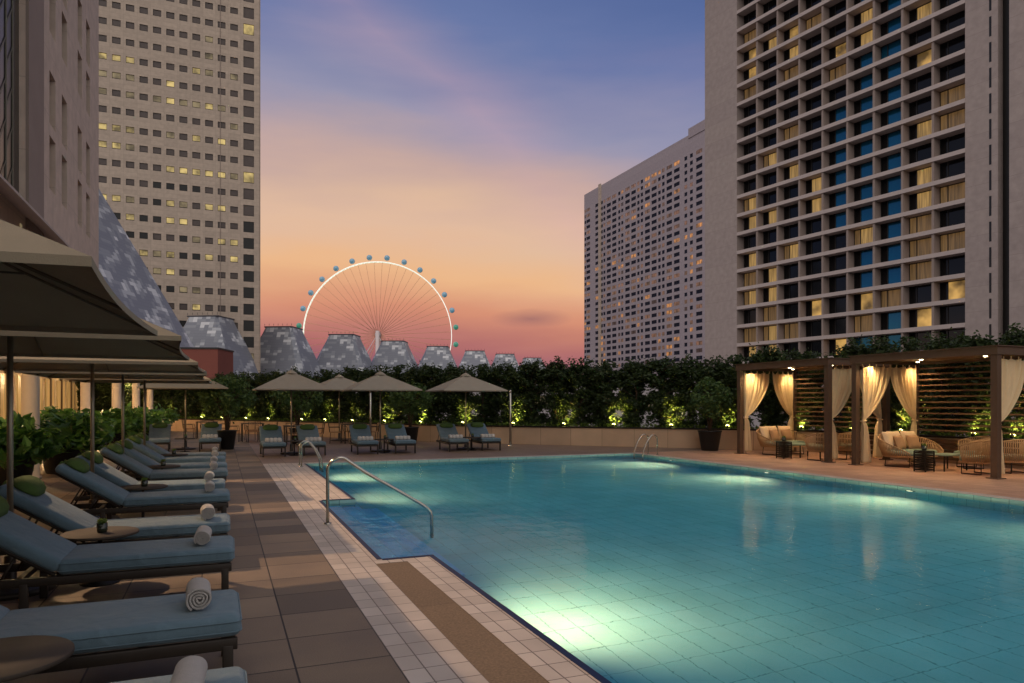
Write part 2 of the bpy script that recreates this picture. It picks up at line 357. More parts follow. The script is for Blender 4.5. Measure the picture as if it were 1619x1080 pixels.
def leaves(mb, n, cen, rad, size, mat, rng, shape='ell', clumps=0, long=1.6, shell=0):
    """n little pointed leaves scattered through a volume, gathered in clumps"""
    cen = np.array(cen); rad = np.array(rad)
    def samp(k):
        if shape == 'box': return cen+rad*rng.uniform(-1, 1, (k, 3))
        p = rng.normal(size=(k, 3)); p /= np.linalg.norm(p, axis=1)[:, None]
        r = rng.uniform(shell**3, 1, (k, 1))**(1/3); return cen+p*r*rad
    if clumps:
        cc = samp(clumps); idx = rng.integers(0, clumps, n); cr = rng.uniform(.6, 1.3, (clumps, 1))*rad.mean()*(.62/ (clumps**(1/3)))*1.5
        p = cc[idx]+rng.normal(size=(n, 3))*cr[idx]*.5
    else: p = samp(n)
    a = rng.normal(size=(n, 3)); a[:, 2] *= .6; a /= np.linalg.norm(a, axis=1)[:, None]
    b = rng.normal(size=(n, 3)); b -= (a*b).sum(1)[:, None]*a; b /= np.linalg.norm(b, axis=1)[:, None]
    s = size*rng.uniform(.6, 1.3, (n, 1)); c = np.cross(a, b)
    A = a*s*long/2; B = b*s*.42; Cc = c*s*.12
    q = np.stack([p-A, p+B+Cc, p+A, p-B+Cc], 1).reshape(-1, 3)
    base = len(mb.v); k = mb.m(mat)
    mb.v += [tuple(x) for x in q.tolist()]
    for i in range(n): mb.f.append((base+4*i, base+4*i+1, base+4*i+2, base+4*i+3))
    mb.mi += [k]*n; mb.sm += [False]*n

# ============================================================ setting
WX0, WX1, WY0, WY1 = 2.06, 12.1, -2.5, 19.4      # pool
NX, NY0, NY1 = 1.52, 7.24, 11.93                 # stepped bay of the pool
FLO = -1.25; WAT = -.055
b = MB(); b.add([(-3000, -3000, -14), (3000, -3000, -14), (3000, 3000, -14), (-3000, 3000, -14)], [(0, 1, 2, 3)], 'city_ground'); b.build('ground')['kind'] = 'structure'
b = MB(); b.box((-18, -12, -13.9), (24, 68, -1.6), 'concrete'); b.build('podium')['kind'] = 'structure'
b = MB(); b.box((-18, -12, -.3), (.995, 68, 0), 'granite'); b.build('pool_deck')['kind'] = 'structure'
b = MB(); b.box((.995, WY1+.3, -.3), (24, 68, 0), 'granite_far'); b.build('far_pool_deck')['kind'] = 'structure'
b = MB(); b.box((WX1+.3, -12, -.3), (24, WY1+.3, 0), 'timber_tile'); b.build('cabana_deck')['kind'] = 'structure'
b = MB()
for (x0, y0, x1, y1) in [(.995, -12, 1.42, 7.06), (1.74, -12, WX0, 7.06), (.995, 7.06, NX, 12.1), (NX, 7.06, WX0, NY0), (NX, NY1, WX0, 12.1), (.995, 12.1, WX0, WY1+.3),
                         (WX0, WY1, WX1, WY1+.3), (WX1, WY0, WX1+.3, WY1+.3), (WX0, -12, WX1+.3, WY0)]:
    b.box((x0, y0, -.3), (x1, y1, 0), 'coping')
b.build('pool_coping')['kind'] = 'structure'
b = MB(); b.box((1.42, -12, -.3), (1.74, 7.06, -.003), 'pebble'); b.build('pebble_strip')['kind'] = 'structure'
# pool shell
b = MB()
b.add([(WX0, WY0, FLO), (WX1, WY0, FLO), (WX1, WY1, FLO), (WX0, WY1, FLO)], [(0, 1, 2, 3)], 'pool_floor')
def vq(x0, y0, x1, y1, z0, z1, m): b.add([(x0, y0, z0), (x1, y1, z0), (x1, y1, z1), (x0, y0, z1)], [(0, 1, 2, 3)], m)
e3 = .003
loop = [(WX0, WY0), (WX1, WY0), (WX1, WY1), (WX0, WY1), (WX0, NY1), (NX, NY1), (NX, NY0), (WX0, NY0)]
loopi = [(WX0+e3, WY0+e3), (WX1-e3, WY0+e3), (WX1-e3, WY1-e3), (WX0+e3, WY1-e3), (WX0+e3, NY1-e3), (NX+e3, NY1-e3), (NX+e3, NY0+e3), (WX0+e3, NY0+e3)]
for i, (p, q) in enumerate(zip(loopi, loopi[1:]+loopi[:1])):
    alongx = abs(p[1]-q[1]) < 1e-6
    vq(*p, *q, FLO, -.3, 'pool_wall_x' if alongx else 'pool_wall_y'); vq(*p, *q, -.3, -.001, 'pool_band_x' if alongx else 'pool_band')
# steps going down from the bay, blue tiled, and a curved ledge beside them
for i, (xa, xb, z) in enumerate([(NX+.006, 1.82, -.3), (1.82, 2.12, -.5), (2.12, 2.42, -.76)]):
    b.box((xa, NY0+.006, FLO-.01), (xb, NY1-.006, z), 'pool_blue')
b.build('pool_basin')['kind'] = 'structure'
b = MB()
seg = 14; R0, R1 = .5, .72
ring = []
for z in (FLO+.002, -.62):
    for i in range(seg+1):
        a = -PI/2+PI*i/seg
        ring.append((WX0+.02+R0*math.cos(a), 6.3+R0*math.sin(a)*1.3, z))
    for i in range(seg+1):
        a = PI/2-PI*i/seg
        ring.append((WX0+.02+R1*math.cos(a), 6.3+R1*math.sin(a)*1.3, z))
n2_ = 2*(seg+1)
b.add(ring, [tuple(range(n2_))[::-1], tuple(range(n2_, 2*n2_))]+[(i, (i+1) % n2_, n2_+(i+1) % n2_, n2_+i) for i in range(n2_)], 'pool_band')
# trim
b2 = MB()
tw = .05
for p, q in list(zip(loop, loop[1:]+loop[:1]))[3:]:
    d = Vector((q[0]-p[0], q[1]-p[1])); d.normalize(); nrm_ = Vector((d.y, -d.x))
    x0, x1 = sorted((p[0], q[0])); y0, y1 = sorted((p[1], q[1]))
    if abs(nrm_.x) > .5:
        xx = sorted((x0, x0+nrm_.x*tw)); b2.box((xx[0], y0, -.05), (xx[1], y1, .005), 'trim_blue')
    else:
        yy = sorted((y0, y0+nrm_.y*tw)); b2.box((x0-tw*0, yy[0], -.05), (x1, yy[1], .006), 'trim_blue')
b2.build('pool_trim')['kind'] = 'structure'
# water
bm = bmesh.new(); e = .008
lp = [(WX0+e, WY0+e), (WX1-e, WY0+e), (WX1-e, WY1-e), (WX0+e, WY1-e), (WX0+e, NY1-e), (NX+e, NY1-e), (NX+e, NY0+e), (WX0+e, NY0+e)]
top = [bm.verts.new((x, y, WAT)) for x, y in lp]; bot = [bm.verts.new((x, y, FLO-.02)) for x, y in lp]
bm.faces.new(top); bm.faces.new(bot[::-1])
for i in range(8): j = (i+1) % 8; bm.faces.new((top[i], bot[i], bot[j], top[j]))
bmesh.ops.recalc_face_normals(bm, faces=bm.faces)
me = bpy.data.meshes.new('pool_water'); bm.to_mesh(me); bm.free(); me.materials.append(MT['water'])
wo = bpy.data.objects.new('pool_water', me); COL.objects.link(wo); wo['kind'] = 'structure'

# pool lamps
def pool_light(x, y, z, s, lab, en, tgt):
    t = empty('pool_light', (x, y, z), 0 if s > 0 else PI, label=lab, cat='pool light', group='underwater lights of the pool')
    r = MB(); r.lathe([(.11, 0), (.12, .012), (.10, .03), (.09, .03)], 'steel', 20, T(0, 0, 0, 0, PI/2)); r.build('rim', t)
    r = MB(); r.lathe([(.085, 0.0), (.085, .026), (.05, .034), (.01, .036)], 'pool_lens', 20, T(0, 0, 0, 0, PI/2)); r.build('lens', t)
    lamp('SPOT', (x+s*.06, y, z-.01), en*1.75, (1, .25, .09), .05, tgt, 126, 1.0, 'pool_light_lamp')
for i, (y, en) in enumerate([(17.36, 520), (13.44, 520), (9.62, 520), (5.8, 420), (2.0, 420)]):
    pool_light(WX1-.003, y, -.19, -1, ['round pool light under the far corner ladder on the cabana side', 'round pool light in the wall in front of the first cabana',
               'round pool light in the wall in front of the second cabana', 'round pool light in the right wall nearer the camera', 'round pool light in the right wall beside the camera'][i], en, (WX1-1.7, y, -1.25))
for i, (y, en) in enumerate([(17.0, 480), (13.4, 260), (5.75, 850), (1.2, 250)]):
    pool_light(WX0+.003, y, -.3, 1, ['round pool light below the twin handrails at the far left end', 'round pool light beyond the blue step bay',
               'round pool light between the step bay and the camera glowing brightest', 'round pool light in the left wall beside the camera'][i], en, (WX0+2.3, y+.5, -1.25))

# ============================================================ towers
def cam2w(px, d): l = (px-809.5)/1124.3*d; return (.3783*d+.9257*l, .9257*d-.3783*l)
def lit_mat(name, c, s, curtain=True):
    m, t, bb = newmat(name)
    tcn = t.nodes.new('ShaderNodeTexCoord'); sp = t.nodes.new('ShaderNodeSeparateXYZ'); t.links.new(tcn.outputs['Object'], sp.inputs[0])
    w = t.nodes.new('ShaderNodeTexNoise'); mp = t.nodes.new('ShaderNodeMapping'); mp.inputs['Scale'].default_value = (5, 5, .25) if curtain else (.35, .35, .35)
    t.links.new(tcn.outputs['Object'], mp.inputs[0]); t.links.new(mp.outputs[0], w.inputs[0]); w.inputs['Scale'].default_value = 1.2; w.inputs['Detail'].default_value = 3
    r = t.nodes.new('ShaderNodeMapRange'); r.inputs[1].default_value = .35; r.inputs[2].default_value = .65; r.inputs[3].default_value = .45 if curtain else .15; r.inputs[4].default_value = 1.25
    t.links.new(w.outputs[0], r.inputs[0])
    mu = t.nodes.new('ShaderNodeMath'); mu.operation = 'MULTIPLY'; mu.inputs[1].default_value = s; t.links.new(r.outputs[0], mu.inputs[0])
    bb.inputs['Base Color'].default_value = (.1, .08, .05, 1); bb.inputs['Roughness'].default_value = .3
    bb.inputs['Emission Color'].default_value = lin(c); t.links.new(mu.outputs[0], bb.inputs['Emission Strength'])
    return m
MT['lit_curtain'] = lit_mat('lit_curtain', (214, 168, 96), .46)
MT['lit_dim'] = lit_mat('dim_lit_curtain', (150, 112, 66), .34)
MT['lit_room'] = lit_mat('lit_room', (232, 180, 96), .6, False)
MT['lit_office'] = lit_mat('lit_office', (236, 206, 128), .62, False)
MT['lit_office_dim'] = lit_mat('dim_office', (180, 160, 120), .4, False)
MT['lit_amber'] = lit_mat('amber_room', (226, 150, 84), .6, False)
MT['lit_amber_dim'] = lit_mat('dim_amber_room', (150, 104, 84), .45, False)
MT['glass'] = mat('tower_glass', (14, 14, 16), .08, 0, .3, .3, spec=.35)
MT['glass_brown'] = mat('tower_blind', (84, 72, 68), .35, 0, .2, .4)
MT['glass_black'] = mat('tower_open_dark', (18, 16, 15), .3, 0, .2, .4)
MT['glass_far'] = mat('far_glass', (34, 38, 52), .6, 0, .2, .3, spec=.1)
MT['glass_sky_reflect'] = mat('painted_sky_reflection_glass', (22, 98, 130), .1, .6, .1, .1, spec=.6)  # blue reflection of the sky painted into the pane colour
MT['mullion'] = mat('dark_mullion', (30, 26, 24), .5)
def cladmat(name, col, w, h, plane, ox=0, oz=0, var=.05, jdark=.75, jw=.06):
    c = [int(v) for v in col]; c2 = [int(v*(1-var)) for v in c]; j = [int(v*jdark) for v in c]
    return tilemat(name, c, c2, j, w, h, ox, oz, jw, .85, .0, .015, plane, 8)
MT['towerR'] = cladmat('pale_precast', (166, 152, 146), 60, 3.1, 'XZ', 0, 33.0, .02, .9, .05)
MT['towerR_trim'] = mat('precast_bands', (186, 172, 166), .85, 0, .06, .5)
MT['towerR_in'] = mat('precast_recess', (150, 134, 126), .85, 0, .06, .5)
MT['towerL'] = cladmat('beige_stone_cladding', (192, 174, 158), 2.64, .95, 'XZ', -25.02, 85.8, .05, .86, .04)
MT['towerF'] = cladmat('far_hotel_concrete', (172, 160, 164), 80, 3.0, 'YZ', 0, 0, .02, .92, .1)
MT['nearwall'] = cladmat('near_wall_render', (208, 188, 174), 7.6, 3.2, 'YZ', 0, 0, .02, .9, .04)

# --- right hotel tower. Local x runs along the facade from its left edge, local -y faces the pool
A_ = Vector((80.1, 96.2)); B_ = Vector((85.6, 60.5)); dr = (B_-A_).normalized()
rt = empty('hotel_tower', (A_.x, A_.y, -14), math.atan2(dr.y, dr.x), label='tall pale concrete hotel tower on the right with deep recessed square window bays', cat='tower')
Z0 = 33.0+14; PB = 4.01; NB = 9; RH = 3.1; KB, KT = -11, 14
TOPZ = Z0+KT*RH+1.5
b = MB()
DEP = 1.5
b.box((-7.2, 0, 0), (0, 16, TOPZ+2), 'towerR')
b.box((NB*PB, 0, 0), (NB*PB+3.7, 16, TOPZ+2), 'towerR')
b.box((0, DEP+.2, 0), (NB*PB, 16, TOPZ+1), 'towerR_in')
b.box((0, .02, 0), (NB*PB, DEP+.2, Z0+KB*RH-.25), 'towerR')
b.box((NB*PB+3.7, 1.2, 0), (NB*PB+5.1, 16, TOPZ+2), 'glass_black')
b.box((NB*PB+5.1, -.4, 0), (NB*PB+14, 16, TOPZ+2), 'towerR')
for k in range(KB, KT+1):
    b.box((NB*PB+2.75, -.02, Z0+k*RH+.5), (NB*PB+3.0, .1, Z0+k*RH+2.9), 'glass_black')
b.build('wall', rt)
b = MB()
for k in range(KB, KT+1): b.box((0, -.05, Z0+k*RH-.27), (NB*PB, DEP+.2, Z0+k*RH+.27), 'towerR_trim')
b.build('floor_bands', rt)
b = MB()
for c in range(NB+1):
    if c in (0, NB): continue
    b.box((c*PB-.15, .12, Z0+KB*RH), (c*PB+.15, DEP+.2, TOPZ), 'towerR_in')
b.build('fins', rt)
LIT = {(0, 0): 1, (0, -1): 1, (0, -3): 1, (0, -5): 1, (0, -8): 1, (0, 6): 2, (0, 7): 3, (0, 8): 3, (1, -1): 1, (1, -4): 1, (1, -5): 1, (1, -6): 2, (1, -7): 1, (1, -8): 1, (1, 8): 1, (1, 2): 1,
       (2, -3): 1, (2, 8): 3, (2, 7): 1, (2, 6): 2, (2, 1): 1, (2, -7): 2, (3, 0): 1, (3, -1): 1, (3, -6): 3, (3, 8): 2, (4, 6): 3, (4, 5): 2, (4, -8): 3,
       (5, 7): 1, (5, 6): 1, (5, -3): 1, (5, -6): 3, (5, -7): 2, (6, -6): 2, (7, 6): 1, (7, 4): 3, (7, 1): 1, (7, -1): 1, (7, -2): 1, (7, -4): 2, (7, -7): 3,
       (8, 2): 2, (8, 1): 2, (8, -2): 2, (8, -4): 2, (8, -6): 3}
rr = random.Random(3)
def winR(mb, mf, x, z, st):
    """window of one bay: dark frame and glazing, recessed"""
    x0 = x+.15; x1 = x+PB-.15; z0 = z+.28; z1 = z+RH-.28; y = DEP
    xm = x0+(x1-x0)*.27
    if mf is not None:
        for a, c in ((x0, x0+.08), (xm-.05, xm+.05), (x1-.08, x1)): mf.box((a, y+.03, z0), (c, y+.18, z1), 'mullion')
        mf.box((x0+.081, y+.05, z1-.1), (x1-.081, y+.17, z1), 'mullion'); mf.box((x0+.081, y+.05, z0), (x1-.081, y+.17, z0+.1), 'mullion')
    g = {0: 'glass', 1: 'lit_curtain', 2: 'lit_dim', 3: 'lit_room', 4: 'glass_sky_reflect'}[st]
    left = {1: 'lit_dim' if rr.random() < .3 else 'glass', 3: 'glass', 4: 'glass_sky_reflect' if rr.random() < .15 else 'glass'}.get(st, g)
    mb.add([(x0+.08, y+.12, z0+.1), (xm-.05, y+.12, z0+.1), (xm-.05, y+.12, z1-.1), (x0+.08, y+.12, z1-.1)], [(0, 1, 2, 3)], left)
    mb.add([(xm+.05, y+.12, z0+.1), (x1-.08, y+.12, z0+.1), (x1-.08, y+.12, z1-.1), (xm+.05, y+.12, z1-.1)], [(0, 1, 2, 3)], g)
rest = MB(); cnt = 0
order = [(c, k) for c in range(NB-1, -1, -1) for k in range(KB, KT)]
for (c, k) in order:
    st = LIT.get((c, k), 0)
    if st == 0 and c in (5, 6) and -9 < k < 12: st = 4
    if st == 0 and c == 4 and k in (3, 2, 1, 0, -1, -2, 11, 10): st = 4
    if st == 0 and rr.random() < .05: st = 2
    vis = -9 <= k <= (9 if c > 5 else 11)
    if vis and cnt < 100 and c >= 3:
        f = MB(); g = MB(); winR(g, f, c*PB, Z0+k*RH, st)
        w = f.build('window', rt); g.build('pane', w); cnt += 1
        if st in (1, 3): w['label'] = 'lit window glowing warm'
        if st == 4: w['label'] = 'window with blue sky reflection painted on its glass'
    else: winR(rest, rest, c*PB, Z0+k*RH, st)
r_ = rest.build('window', rt); r_['kind'] = 'stuff'

# --- office tower on the left: facade at Y=175 facing the pool
lt = empty('office_tower', (-23.7, 175, -14), 0, label='beige stone office tower on the left covered in rows of small square windows', cat='tower')
lt.rotation_euler = (0, 0, 0)
b = MB(); HT = 14+98
WZ = lambda r: 87.7+14-3.8*r
cols = [(2.64*c, .82, .7, 0) for c in range(-6, 11)]+[(29.55, 1.15, 1.25, 1)]
# wall as a pierced grid: piers between columns, spandrels between rows
edges = []
xs = [-24.0]
for (cx, hw, hh, wd) in cols: xs += [cx-hw, cx+hw]
xs.append(31.85)
for i in range(0, len(xs), 2):
    b.box((xs[i], 0, 0), (xs[i+1], .45, HT), 'towerL')
rows = list(range(-3, 30))
for (cx, hw, hh, wd) in cols:
    prev = HT
    for r in rows:
        z = WZ(r)+(.1 if wd else 0)
        if z-hh < 1: break
        if z+hh > HT: continue
        b.box((cx-hw, 0.006, z+hh), (cx+hw, .45, prev), 'towerL'); prev = z-hh
    b.box((cx-hw, 0.006, 0), (cx+hw, .45, prev), 'towerL')
b.box((-24, .45, 0), (31.85, 24, HT), 'glass_black')
b.box((31.85, .2, 0), (32.1, 24.2, HT), 'towerL')
b.box((23.4, -.08, 0), (23.52, 0, HT), 'towerR_in')
b.build('wall', lt)
LL = {3: {0: 1, 1: 1, 2: 1, 7: 1, 8: 2}, 4: {0: 2, 1: 2, 2: 2, 5: 1}, 5: {0: 2, 2: 2, 4: 2, 5: 1, 6: 2, 7: 2, 8: 1}, 7: {0: 1, 1: 1, 2: 1, 5: 2, 7: 1, 9: 1}, 8: {0: 1, 1: 1, 2: 2},
      9: {5: 1, 6: 1, 7: 1, 8: 1, 9: 1, 10: 2, 11: 1}, 10: {4: 3, 5: 3, 6: 3, 7: 3}, 11: {0: 1, 1: 1, 2: 2, 4: 3, 5: 1, 6: 2, 8: 1, 9: 1}, 2: {8: 2}, 0: {11: 1}}
rest = MB(); cnt = 0
for r in rows:
    for ci, (cx, hw, hh, wd) in enumerate(cols):
        z = WZ(r)+(.1 if wd else 0)
        if z-hh < 1 or z+hh > HT: continue
        c = ci-6
        st = LL.get(r, {}).get(c)
        if st is None:
            q = rr.random(); st = 0
            if r > 11: st = 1 if q < .16 else 2 if q < .26 else 3 if q < .52 else 0
            elif q < .06: st = 2
        if wd and st == 0 and r > 11: st = 3
        g = {0: 'glass_brown', 1: 'lit_office', 2: 'lit_office_dim', 3: 'glass_black'}[st]
        own = c >= 1 and 2 <= r <= 18 and cnt < 100 and (r+c) % 2 == 0 or (c == 11 and 0 <= r <= 19 and cnt < 100)
        mb = MB() if own else rest
        mb.box((cx-hw+.002, .22, z-hh+.08), (cx+hw-.002, .3, z+hh-.002), 'mullion')
        mb.add([(cx-hw+.07, .2, z-hh+.2), (cx+hw-.07, .2, z-hh+.2), (cx+hw-.07, .2, z+hh-.07), (cx-hw+.07, .2, z+hh-.07)], [(0, 1, 2, 3)], g)
        if own: mb.build('window', lt); cnt += 1
rest.build('window', lt)['kind'] = 'stuff'

# --- far hotel, facade X=180 facing -X
ft = empty('distant_hotel', (180, 230, -14), 0, label='distant wide hotel block with hundreds of tiny windows and slanting roofline in view', cat='tower')
FH = 113+14
b = MB(); b.box((.5, -30, 0), (24, 108, FH), 'glass_black')
b.box((0, -30, 0), (.5, -29, FH), 'towerF')
fc = []
y = 9.1
pat = [('w', 0), ('s', 5.2), ('s', 9.0), ('w', 15.4), ('w', 20.9), ('s', 25.4), ('s', 28.4), ('w', 32.6), ('w', 38), ('s', 42.6), ('s', 45.6), ('w', 49.8), ('w', 55.2), ('s', 60), ('s', 62.8),
       ('w', 67.6), ('w', 73), ('s', 77.4), ('s', 80), ('w', 84.8), ('w', 94.5), ('s', 98)]
pat = [('s', -14), ('w', -8)] + pat
yc = [(9.1+p, 2.05 if k == 'w' else 1.0) for k, p in pat]
prev = -29.0
for (c, hw) in yc:
    b.box((0, prev, 0), (.5, c-hw, FH-(0)), 'towerF'); prev = c+hw
b.box((0, prev, 0), (.5, 108, FH), 'towerF')
frows = [FH-9.0-3.0*i for i in range(34)]
for (c, hw) in yc:
    pz = FH
    for z in frows:
        b.box((.006, c-hw, z+.75), (.5, c+hw, pz), 'towerF'); pz = z-.85
    b.box((.006, c-hw, 0), (.5, c+hw, pz), 'towerF')
b.box((-.6, 92.6-3, 0), (0, 94.8-3, FH+.8), 'towerL')
b.box((-.3, -30, FH-1.5), (24.3, 16, FH+2.5), 'towerF')
b.build('wall', ft)
rest = MB(); cnt = 0
for ri, z in enumerate(frows):
    rowp = rr.choice([.1, .2, .5, .3, .15])
    for ci, (c, hw) in enumerate(yc):
        q = rr.random()
        g = 'lit_amber' if q < rowp*.3 else 'lit_amber_dim' if q < rowp else 'glass_brown' if q > .93 else 'glass_far'
        own = ci >= 2 and ci < 9 and ri < 28 and (ri+ci) % 2 == 0 and cnt < 100
        mb = MB() if own else rest
        mb.add([(.12, c+hw, z-.85), (.12, c-hw, z-.85), (.12, c-hw, z+.75), (.12, c+hw, z+.75)], [(0, 1, 2, 3)], g)
        if hw > 1: mb.box((.05, c-.08, z-.74), (.1, c+.08, z+.64), 'mullion')
        if own: mb.build('window', ft); cnt += 1
rest.build('window', ft)['kind'] = 'stuff'

# --- near left wing (facade X=-8 facing +X)
nw = empty('hotel_wing', (-8, 20, 0), 0, label='near beige hotel wing at the left edge with tall slot windows and a colonnade below', cat='building')
WCOL = [42.6, 45.6, 50.2, 53.1]; lv = [(12.4, 15.1), (15.7, 18.35), (20.35, 22.9), (23.5, 26.2), (28.2, 30.9)]
b = MB()
YE = 57.4; HW = 34
hwid = .72
ys = [37.2-20]
for c in WCOL: ys += [c-20-hwid, c-20+hwid]
ys.append(YE-20)
for i in range(0, len(ys), 2): b.box((-.9, ys[i], 3.9), (0, ys[i+1], HW), 'nearwall')
for c in WCOL:
    pz = 3.9
    for (a, z) in lv: b.box((-.9, c-20-hwid, pz), (-.004, c-20+hwid, a), 'nearwall'); pz = z
    b.box((-.9, c-20-hwid, pz), (-.004, c-20+hwid, HW), 'nearwall')
b.box((-12, ys[0], 3.9), (-.9, YE-20-.0, HW), 'nearwall')
b.box((-12, -30, 3.9), (-.25, ys[0], HW), 'glass_black')
b.box((-.249, -30, 3.9), (-.02, ys[0], 10.2), 'nearwall')
b.box((0, ys[0]-.01, 9.2), (.12, ys[0]+2.9, HW), 'towerR_in')
for i in range(5): b.box((0, 16.2+i*1.5, 8.9), (.03, 16.5+i*1.5, 9.3), 'lit_office_dim')
b.build('wall', nw)
for c in WCOL:
    for (a, z) in lv:
        f = MB(); f.box((-.65, c-20-hwid+.01, a+.01), (-.5, c-20+hwid-.01, z-.01), 'mullion'); w = f.build('window', nw)
        g = MB(); g.add([(-.49, c-20-hwid+.08, a+.1), (-.49, c-20+hwid-.08, a+.1), (-.49, c-20+hwid-.08, z-.1), (-.49, c-20-hwid+.08, z-.1)], [(0, 1, 2, 3)], 'glass'); g.build('pane', w)
f = MB()   # glazed screen of vertical and slanting dark bars
MT['screen_bar'] = mat('screen_bars', (112, 110, 96), .6)
for i in range(29): yy = -12+i*1.0; f.box((-.24, yy, 10.3), (-.20, yy+.10, HW), 'screen_bar')
for i in range(28):
    yy = -12+i*1.0
    for k in range(14): z = 10.4+k*1.7; f.add([(-.22, yy+.1, z), (-.22, yy+1.0, z+1.1), (-.22, yy+1.0, z+1.25), (-.22, yy+.1, z+.15)], [(0, 1, 2, 3)], 'screen_bar')
f.build('glazed_screen', nw)
f = MB()
for i in range(24):
    z0, z1 = 9.2, 9.5
    f.add([(0, -20+i*2, 9.9), (1.3, -20+i*2, 9.1), (1.3, -18+i*2, 9.1), (0, -18+i*2, 9.9), (0, -20+i*2, 9.8), (1.3, -20+i*2, 9.0), (1.3, -18+i*2, 9.0), (0, -18+i*2, 9.8)],
          [(0, 1, 2, 3), (7, 6, 5, 4), (1, 5, 6, 2), (0, 4, 5, 1), (3, 2, 6, 7)], 'towerR_trim')
f.build('sloping_canopy', nw)
# colonnade roof, warm back wall
f = MB(); f.box((-4, -32, 3.3), (4.6, 34, 3.9), 'concrete'); f.build('colonnade_roof', nw)
f = MB(); f.box((-1.4, -32, 0), (-.9, 37, 3.3), 'column')
for i in range(20):
    yy = -20+i*2.9
    f.box((-.9, yy, .02), (-.82, yy+1.9, 2.9), 'lit_wall')if False else f.box((-.9, yy, .02), (-.78, yy+.25, 3.2), 'wood')
f.build('back_wall', nw)
MT['lit_glass'] = lit_mat('lit_lobby_glass', (226, 170, 96), .5)
for i in range(14):
    yy = -4+i*2.9
    f = MB(); f.box((-.9, yy+.5, .1), (-.84, yy+2.6, 2.9), 'lit_glass'); f.box((-.84, yy+1.5, .1), (-.8, yy+1.56, 2.9), 'wood'); f.build('lit_door', nw)
for i, y in enumerate([10.9, 17.6, 24.3, 30.8, 37.5, 44.5, 51.0]):
    c = MB(); c.lathe([(.2, 0), (.2, .06), (.165, .07), (.16, 3.2), (.19, 3.24), (.19, 3.3)], 'column', 28)
    o = c.build('column', nw); o.location = (4.3, y-20, 0)
for y in (14, 21, 28, 35, 42, 49):
    lamp('POINT', (-5.6, y, 3.0), 240, WARM, .15, name='colonnade_lamp')
    g = MB(); g.lathe([(.12, 3.2), (.12, 3.28), (.1, 3.3)], 'bulb', 16); o = g.build('ceiling_lamp', nw); o.location = (2.4, y-20, 0)

# low pale hall and city blocks beyond the hedge
t = MB(); t.box((0, 0, -14), (62, 20, 4.4), 'pale_hall')
for i in range(20): t.box((i*3.1+.3, -.2, 1), (i*3.1+2.2, 0, 2.6), 'lit_office_dim')
o = t.build('low_hall', None, (16, 105, 0)); o.rotation_euler = (0, 0, -.35); tag(o, 'long low pale hall seen in glimpses through the hedge below the far hotel', 'building')
t = MB(); t.box((0, 0, 0), (6.6, 6, 22.6), 'brick_red'); t.box((-.1, -.1, 22.6), (6.7, 6.1, 22.8), 'mullion')
mx_, my_ = cam2w(262, 92); o = t.build('maroon_block', None, (mx_, my_, -14)); o.rotation_euler = (0, 0, -.33); tag(o, 'maroon box building between the big slanted roof and the first grey dome', 'building')

# --- grey metal pyramidal domes
def panelmat():
    m, t, bb = newmat('patchy_metal_panels'); n = t.nodes.new
    tcn = n('ShaderNodeTexCoord'); sn = n('ShaderNodeSeparateXYZ'); t.links.new(tcn.outputs['Normal'], sn.inputs[0])
    sp = n('ShaderNodeSeparateXYZ'); t.links.new(tcn.outputs['Object'], sp.inputs[0])
    def mt(op, a, b=None):
        q = n('ShaderNodeMath'); q.operation = op
        for i, v in enumerate((a, b)):
            if v is None: continue
            if isinstance(v, (int, float)): q.inputs[i].default_value = v
            else: t.links.new(v, q.inputs[i])
        return q.outputs[0]
    side = mt('GREATER_THAN', mt('ABSOLUTE', sn.outputs[0]), mt('ABSOLUTE', sn.outputs[1]))
    u = mt('ADD', mt('MULTIPLY', sp.outputs[1], side), mt('MULTIPLY', sp.outputs[0], mt('SUBTRACT', 1, side)))
    cb = n('ShaderNodeCombineXYZ'); t.links.new(mt('FLOOR', mt('MULTIPLY', u, 1.0)), cb.inputs[0]); t.links.new(mt('FLOOR', mt('MULTIPLY', sp.outputs[2], 1.5)), cb.inputs[1]); t.links.new(mt('MULTIPLY', side, 40), cb.inputs[2])
    ns = n('ShaderNodeTexNoise'); ns.inputs['Scale'].default_value = .23; ns.inputs['Detail'].default_value = 2; t.links.new(cb.outputs[0], ns.inputs[0])
    wn = n('ShaderNodeTexWhiteNoise'); t.links.new(cb.outputs[0], wn.inputs[0])
    v = mt('ADD', mt('MULTIPLY', wn.outputs[0], .16), ns.outputs[0])
    r = n('ShaderNodeValToRGB'); r.color_ramp.interpolation = 'CONSTANT'; e = r.color_ramp.elements
    e[0].color = lin((134, 137, 148)); e[1].position = .58; e[1].color = lin((150, 153, 162))
    x = e.new(.66); x.color = lin((190, 192, 198)); x = e.new(.73); x.color = lin((222, 222, 226))
    t.links.new(v, r.inputs[0])
    seam = mt('LESS_THAN', mt('FRACT', mt('MULTIPLY', sp.outputs[2], 1.5)), .1)
    sc = n('ShaderNodeVectorMath'); sc.operation = 'SCALE'; t.links.new(r.outputs[0], sc.inputs[0]); t.links.new(mt('SUBTRACT', 1, mt('MULTIPLY', seam, .14)), sc.inputs['Scale'])
    t.links.new(sc.outputs[0], bb.inputs['Base Color']); bb.inputs['Roughness'].default_value = .5
    return m
MT['panels'] = panelmat()
MT['panels_cap'] = mat('dome_cap', (84, 82, 88), .7)
ords = ['first', 'second', 'third', 'fourth', 'fifth', 'sixth', 'seventh', 'eighth', 'ninth', 'tenth']
